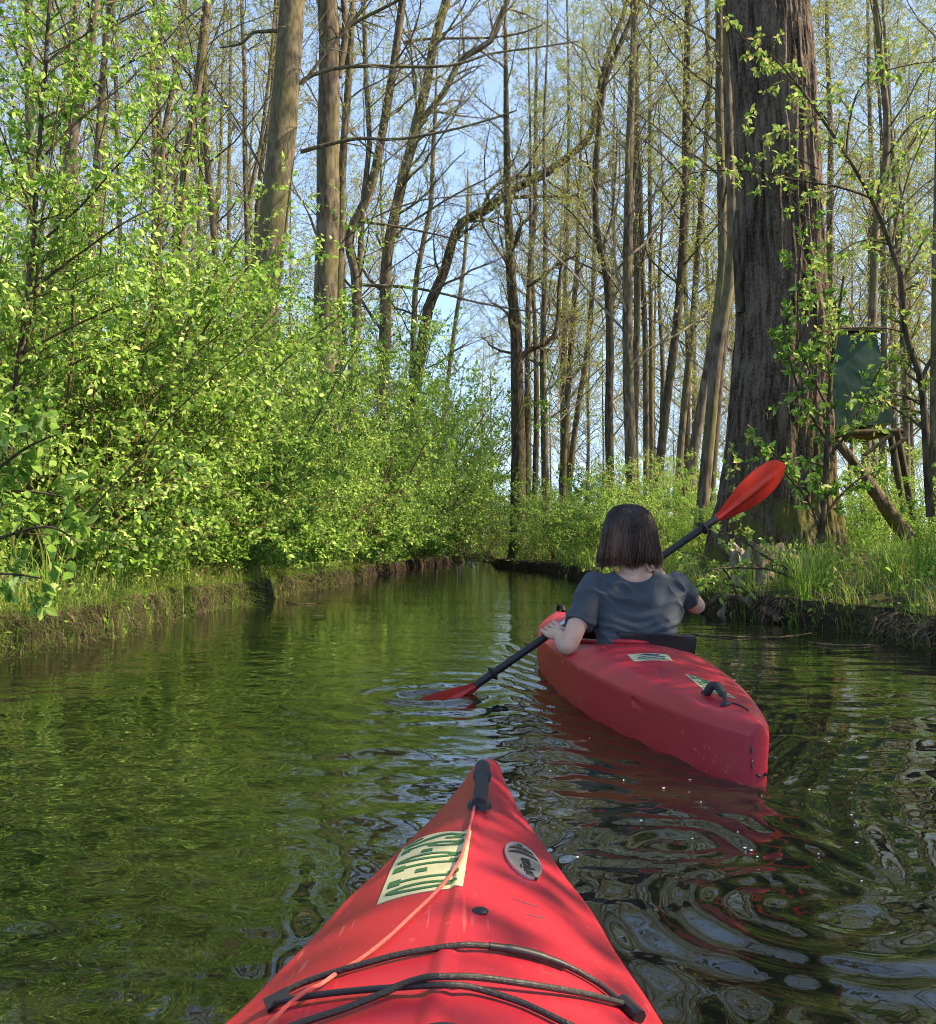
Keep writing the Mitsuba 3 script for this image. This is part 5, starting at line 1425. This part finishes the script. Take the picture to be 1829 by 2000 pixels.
def tufts(n, per, side, y0, y1, d0, d1, r, pw=1.0, yp=1.4):
    c = bank_points(n, side, y0, y1, d0, d1, pw, yp)
    p = np.repeat(c, per, axis=0)
    p[:, :2] += rng.normal(size=(len(p), 2)) * r
    p[:, 2] = ground_z(p[:, 0], p[:, 1]) - 0.01
    return p


parts = [blades(tufts(46, 30, 1, 5.0, 9.2, 0.12, 1.9, 0.04), 0.48, rng, 0.008, 0.5, palette=np.vstack([SEDGE, DEEP])), blades(tufts(120, 24, 1, 5.0, 12, 0.05, 2.6, 0.06), 0.26, rng, 0.006, 0.7, palette=np.vstack([SEDGE, HAY])),
         blades(tufts(140, 22, 1, 12, 34, 0.05, 2.0, 0.10), 0.5, rng, 0.010, 0.5), blades(bank_points(3500, 1, 4.5, 16, 0.0, 3.5), 0.16, rng, 0.006, 0.6, palette=np.vstack([SEDGE, DEEP]))]
p = tufts(70, 30, 1, 4.8, 16, -0.02, 0.12, 0.035)
parts.append(blades(p, 0.28, rng, 0.005, 1.3, palette=np.vstack([HAY[2:], SEDGE, DEEP]), spread=np.tile([-1.0, 0, 0], (len(p), 1)) * (0.3 + 0.7 * rng.random((len(p), 1))) + rng.normal(size=(len(p), 3)) * [0.1, 0.4, 0]))
(gm, gc) = joined(parts)
tag(put('grass', gm, 'm_grass', smooth=False, color=gc), 'tall sedge and grass on the shaded right bank', kind='stuff')
parts = [blades(tufts(150, 26, -1, 4.5, 13, 0.0, 0.7, 0.05), 0.26, rng, 0.006, 0.8, palette=np.vstack([SEDGE, SEDGE, HAY])), blades(tufts(26, 16, -1, 6, 12, 0.1, 0.9, 0.04), 0.55, rng, 0.009, 0.4),
         blades(tufts(120, 22, -1, 12, 30, 0.0, 1.0, 0.08), 0.3, rng, 0.009, 0.7, palette=np.vstack([SEDGE, HAY])), blades(bank_points(4200, -1, 4.5, 20, 0.0, 1.6), 0.14, rng, 0.006, 0.7, palette=np.vstack([SEDGE, HAY]))]
# tufts that hang over the edge
e = bank_points(4200, -1, 4.6, 18, -0.03, 0.15)
parts.append(blades(e, 0.17, rng, 0.005, 1.5, palette=np.vstack([HAY[2:], SEDGE, DEEP]), spread=np.tile([1.0, 0, 0], (len(e), 1)) * (0.6 + 0.6 * rng.random((len(e), 1))) + rng.normal(size=(len(e), 3)) * [0.1, 0.35, 0]))
p = tufts(120, 30, -1, 4.6, 18, -0.02, 0.10, 0.035)
parts.append(blades(p, 0.30, rng, 0.005, 1.35, palette=np.vstack([HAY[3:], SEDGE, DEEP]), spread=np.tile([1.0, 0, 0], (len(p), 1)) * (0.3 + 0.7 * rng.random((len(p), 1))) + rng.normal(size=(len(p), 3)) * [0.1, 0.4, 0]))
(gm, gc) = joined(parts)
tag(put('grass', gm, 'm_grass', smooth=False, color=gc), 'sunlit green and straw coloured grass along the edge of the left bank', kind='stuff')

parts = []
for side, n, y0, y1, d1, pal, sz in ((1, 5200, 4.6, 13, 3.5, DEEP, 0.05), (-1, 5200, 4.6, 13, 2.6, np.vstack([DEEP, SPRING]), 0.05), (1, 5200, 12, 40, 9, np.vstack([SPRING, YOUNG]), 0.10), (-1, 4200, 12, 40, 8, np.vstack([SPRING, DEEP]), 0.10)):
    p = bank_points(n, side, y0, y1, 0.02, d1)
    p[:, 2] += 0.22 * rng.random(n) ** 2 * (1 if y0 < 6 else 1.6)
    a = unit(rng.normal(size=(n, 3)) * [1, 1, 0.4])
    parts.append(leaf_mesh(p, a, sz, rng, LEAF4, 0.1, 1.2, pal))
(gm, gc) = joined(parts)
tag(put('ground_cover', gm, 'm_leaf', smooth=False, color=gc), 'low leafy herbs covering the woodland floor along both banks', kind='stuff')
p = np.stack([(rng.random(26000) * 2 - 1) * 46, 22 + 70 * rng.random(26000), np.zeros(26000)], 1)
keep = (np.abs(p[:, 0]) < 0.5 * p[:, 1] + 2) & ((p[:, 0] < XL(p[:, 1]) - 0.3) | (p[:, 0] > XR(p[:, 1]) + 0.3))
p = p[keep]
p[:, 2] = ground_z(p[:, 0], p[:, 1]) + 0.5 * rng.random(len(p)) ** 1.5
v, f, c = leaf_mesh(p, unit(rng.normal(size=p.shape)), 0.26, rng, LEAF2, 0.1, 0.8, np.vstack([SPRING, YOUNG]))
tag(put('ground_cover', (v, f), 'm_leaf', smooth=False, color=c), 'bright green herbs of the far woodland floor', kind='stuff')


def roots(n, side, y0, y1, seed, hang=0.26, r=0.0032):
    r_ = np.random.default_rng(seed)
    y = y0 + (y1 - y0) * r_.random(n) ** 1.3
    cl = meshkit.noise(np.c_[y * 3.2, y * 0, y * 0])
    keep = r_.random(n) < np.clip((cl - 0.38) * 3.2, 0.03, 0.95)
    y = y[keep]
    n = len(y)
    x = edge_x(y, side) + side * (0.02 + 0.08 * r_.random(n))
    z0 = np.minimum(ground_z(x + side * 0.05, y), 0.26) - 0.02 * r_.random(n)
    L = hang * (0.25 + 0.6 * r_.random(n) + 0.5 * meshkit.noise(np.c_[y * 5.5, y * 0 + 2, y * 0]))
    out = -side * (0.03 + 0.10 * r_.random(n))
    dy = r_.normal(size=n) * 0.10 + 0.03
    t = np.linspace(0, 1, 6)[None]
    Q = np.stack([x[:, None] + out[:, None] * np.sqrt(t) + 0.02 * r_.normal(size=(n, 6)) * t, y[:, None] + dy[:, None] * t + 0.018 * r_.normal(size=(n, 6)), np.maximum(z0[:, None] - L[:, None] * t ** 1.3, -0.06)], -1)
    R = r * (0.5 + r_.random((n, 1)) ** 2) * np.linspace(1, 0.35, 6)[None]
    return tubes(Q, R, 3)


tag(put('bank_roots', cat([roots(1300, -1, 4.6, 20, 3), roots(90, -1, 4.6, 16, 4, 0.3, 0.010)]), 'm_root', smooth=False), 'pale matted roots hanging from the undercut left bank', kind='stuff')
tag(put('bank_roots', cat([roots(900, 1, 5.0, 14, 5, 0.2), roots(50, 1, 5.0, 12, 6, 0.2, 0.012)]), 'm_root', smooth=False), 'dark roots at the water edge of the right bank', kind='stuff')

# reeds standing in the water before the left bank
for px, py, h in ((332, 1208, 0.42), (357, 1202, 0.52), (372, 1199, 0.36)):
    Y = CH * FPX / (py - 1067)
    b = P(px, py, Y)
    k = thing('reed', {332: 'leftmost of three reeds standing in the water before the sunny left bank', 357: 'tallest middle one of three reeds standing in the water before the left bank', 372: 'rightmost short one of three reeds in the water before the left bank'}[px], 'reed', 'reeds in the water')
    v, f, c = blades(np.repeat(b[None] - [0, 0, 0.05], 7, axis=0) + rng.normal(size=(7, 3)) * [0.012, 0.012, 0], h, rng, 0.009, 0.25)
    for i in range(7):
        put('blade', (v[i * 10:(i + 1) * 10], np.vstack([[[2 * j, 2 * j + 1, 2 * j + 3], [2 * j, 2 * j + 3, 2 * j + 2]] for j in range(4)])), 'm_grass', k, smooth=False, color=c[i * 10:(i + 1) * 10])

# ------------------------------------------------------------------ the weathered stump and the mossy log
def lump(key_name, base, size, seed, label, catg, mat, fu, top):
    th, zz = np.linspace(0, 2 * np.pi, 140)[:-1], np.linspace(0, 1, 60)
    Z, A = np.meshgrid(zz, th, indexing='ij')
    fl = 1 + 0.35 * np.clip(1 - Z * 2.2, 0, 1) ** 1.5 * (1 + 0.6 * np.cos(A * 4 + seed)) - 0.12 * Z
    g = meshkit.fbm(np.stack([np.cos(A) * fu, np.sin(A) * fu, Z * 1.2 + seed], -1), 4) - 0.5
    R = fl * (1 + 0.32 * g + 0.10 * np.cos(A * 5 + 3 * Z))
    H = size[2] * (1 + top * (meshkit.fbm(np.stack([np.cos(A) * 2.5, np.sin(A) * 2.5, 0 * A + seed], -1), 3) - 0.5) * 2)
    X, Y_, ZZ = base[0] + R * np.cos(A) * size[0], base[1] + R * np.sin(A) * size[1], base[2] + Z * H
    n, k = X.shape
    i = (np.arange(n - 1) * k)[:, None] + np.arange(k)[None]
    j = (np.arange(n - 1) * k)[:, None] + ((np.arange(k) + 1) % k)[None]
    v = np.vstack([np.stack([X, Y_, ZZ], -1).reshape(-1, 3), [[base[0], base[1], base[2] + size[2] * 0.72]]])
    q = np.stack([i, j, j + k, i + k], -1).reshape(-1, 4)
    a = np.arange(k)
    f = np.vstack([q[:, [0, 1, 2]], q[:, [0, 2, 3]], np.stack([(n - 1) * k + a, (n - 1) * k + (a + 1) % k, a * 0 + n * k], 1)])
    return tag(put(key_name, (v, f), mat, smooth=True), label, catg)


lump('stump', (2.62, 9.25, 0.0), (0.25, 0.16, 0.60), 2.0, 'pale weathered stump standing in front of the foot of the massive tree', 'stump', 'm_stump', 5, 0.2)
lump('stump', (3.12, 9.35, 0.1), (0.22, 0.14, 0.42), 4.0, 'low grey broken stump just right of the pale weathered one', 'stump', 'm_stump', 5, 0.25)
lq = spline(np.array([P(1636, 860, 11.6), P(1670, 905, 11.5), P(1720, 975, 11.3), P(1775, 1050, 11.2)]), 30)
tag(put('log', bark_tube(lq, np.linspace(0.05, 0.085, 30), 24, rng, 0.3), 'm_oak_bark', smooth=True), 'mossy dead log leaning against the massive tree on its right', 'log')
lq = spline(np.array([P(1370, 1195, 9.4), P(1420, 1165, 9.0), P(1475, 1180, 8.5), P(1530, 1215, 8.0)]), 30)
tag(put('root', bark_tube(lq, np.linspace(0.026, 0.034, 30), 10, rng), 'm_root', smooth=True), 'thick bare root curving over the right bank below the pale stump', 'root')

# ------------------------------------------------------------------ the raised hide with its green tarpaulin
HK_ = thing('raised_hide', 'raised hunting hide wrapped in a dark green tarpaulin on wooden legs', 'hide')
HY = 13.0
fx = [(1590, 660), (1700, 648), (1712, 654), (1722, 690), (1735, 760), (1749, 826), (1690, 831), (1590, 836)]
front = [P(x, y, HY) for x, y in fx]
back = [p + np.array([0.10, 1.0, 0]) for p in front]
ring = lambda ps: np.array(ps)
u_ = np.linspace(0, 1, 26)
rings = np.array([np.array([a * (1 - t) + b * t for a, b in zip(front, back)]) for t in u_])
hm_ = loft(rings)
hm_ = trimesh.Trimesh(*trimesh.remesh.subdivide_to_size(hm_.vertices, hm_.faces, 0.07), process=True)
hm_.vertices = hm_.vertices + 0.035 * (np.stack([meshkit.fbm(hm_.vertices * 4.2 + s, 3) for s in (0, 7, 19)], 1) - 0.5)
put('tarpaulin', hm_, 'm_tarp', HK_, smooth=28)
rf = trimesh.creation.box([0.85, 1.1, 0.05])
rf.apply_translation((P(1590, 650, HY) + P(1715, 646, HY)) / 2 + [0.0, 0.5, 0.03])
put('roof', rf, 'm_bark_dark', HK_)


def beam(p0, p1, w, mat='m_bark_dark', name='leg'):
    d = unit(p1 - p0)
    m = trimesh.creation.cylinder(radius=w / 2, segment=[p0, p1], sections=12)
    put(name, m, mat, HK_, smooth=40)


gz_ = lambda p: np.array([p[0], p[1], float(ground_z(p[0], p[1])) - 0.2])
beam(P(1738, 838, HY), gz_(P(1790, 1030, HY)), 0.085)
beam(P(1752, 836, HY + 1.0), gz_(P(1806, 1030, HY + 1.0)), 0.09)
beam(P(1600, 840, HY), gz_(P(1585, 1030, HY)), 0.09)
beam(P(1612, 838, HY + 1.0), gz_(P(1600, 1030, HY + 1.0)), 0.09)
beam(P(1590, 846, HY - 0.03), P(1752, 842, HY - 0.03), 0.07, 'm_bark_dark', 'crossbeam')
beam(P(1604, 846, HY + 1.0), P(1764, 842, HY + 1.0), 0.07, 'm_bark_dark', 'crossbeam')
beam(P(1690, 888, HY - 0.1), P(1742, 848, HY - 0.1), 0.05, 'm_bark_dark', 'brace')
beam(P(1735, 880, HY - 0.05), P(1772, 855, HY - 0.05), 0.05, 'm_bark_dark', 'brace')
bd = trimesh.creation.box([0.95, 0.95, 0.04])
bd.apply_translation(P(1670, 846, HY) + [0, 0.5, 0.0])
put('platform', bd, 'm_bark_dark', HK_)

# sticks drifting at the right bank and a dead leaf on the water
for i_, (qs, w_, lb_) in enumerate(((((1352, 1238), (1420, 1245), (1490, 1244), (1585, 1236)), 0.006, 'thin pale stick floating at the right bank below the stump'), (((1585, 1256), (1640, 1262), (1720, 1259)), 0.005, 'shorter stick floating at the right bank near the picture edge'),
                                     (((560, 1176), (590, 1180), (640, 1178)), 0.006, 'stick floating just below the shaded notch of the left bank'))):
    q = np.array([P(x, y, CH * FPX / (y - 1067)) for x, y in qs])
    q[:, 2] = 0.004 + 0.006 * np.sin(np.arange(len(q)) * 2.0)
    pts = spline(q, 24)
    pts[:, 2] += 0.006 * (nz(pts[:, 0], pts[:, 1], 9, 3) - 0.5)
    tag(put('stick', tube(pts, np.linspace(w_, w_ * 0.4, 24), 7), 'm_root', smooth=True), lb_, 'stick')
q = P(622, 1206, CH * FPX / (1206 - 1067))
lv = LEAF8[0] * 0.16
tag(put('fallen_leaf', (lv * [1, 1, 0.6] + [q[0] - 0.08, q[1], 0.012], LEAF8[1]), 'm_root', smooth=True), 'pale dead leaf floating on the water before the left bank', 'leaf')

# ------------------------------------------------------------------ petals and bubbles drifting on the water
n = 34
y = 1.8 + 1.7 * rng.random(n)
x = 0.2 + 1.1 * rng.random(n)
ok = np.ones(n, bool)
for K in (own, k2):
    l = K.local(np.c_[x, y, 0 * x])
    ok &= ~((np.abs(l[:, 0]) < K.half(np.clip(l[:, 1], 0, K.L)) + 0.02) & (l[:, 1] > -0.05) & (l[:, 1] < K.L + 0.05))
x, y = x[ok], y[ok]
n = len(x)
a = np.arange(7) / 7 * 2 * np.pi
s = 0.0014 + 0.0028 * rng.random(n) ** 2
v = np.stack([x[:, None] + np.cos(a) * s[:, None] * 1.3, y[:, None] + np.sin(a) * s[:, None], (wave(x, y) + 0.003)[:, None] + 0.001 * np.cos(a * 2)[None]], -1)
v = np.concatenate([v, np.stack([x, y, wave(x, y) + 0.0045], 1)[:, None]], 1).reshape(-1, 3)
f = (np.array([[i, (i + 1) % 7, 7] for i in range(7)])[None] + (np.arange(n) * 8)[:, None, None]).reshape(-1, 3)
tag(put('petals', (v, f), 'm_petal', smooth=True), 'tiny white petals and bubbles drifting on the water', kind='stuff')
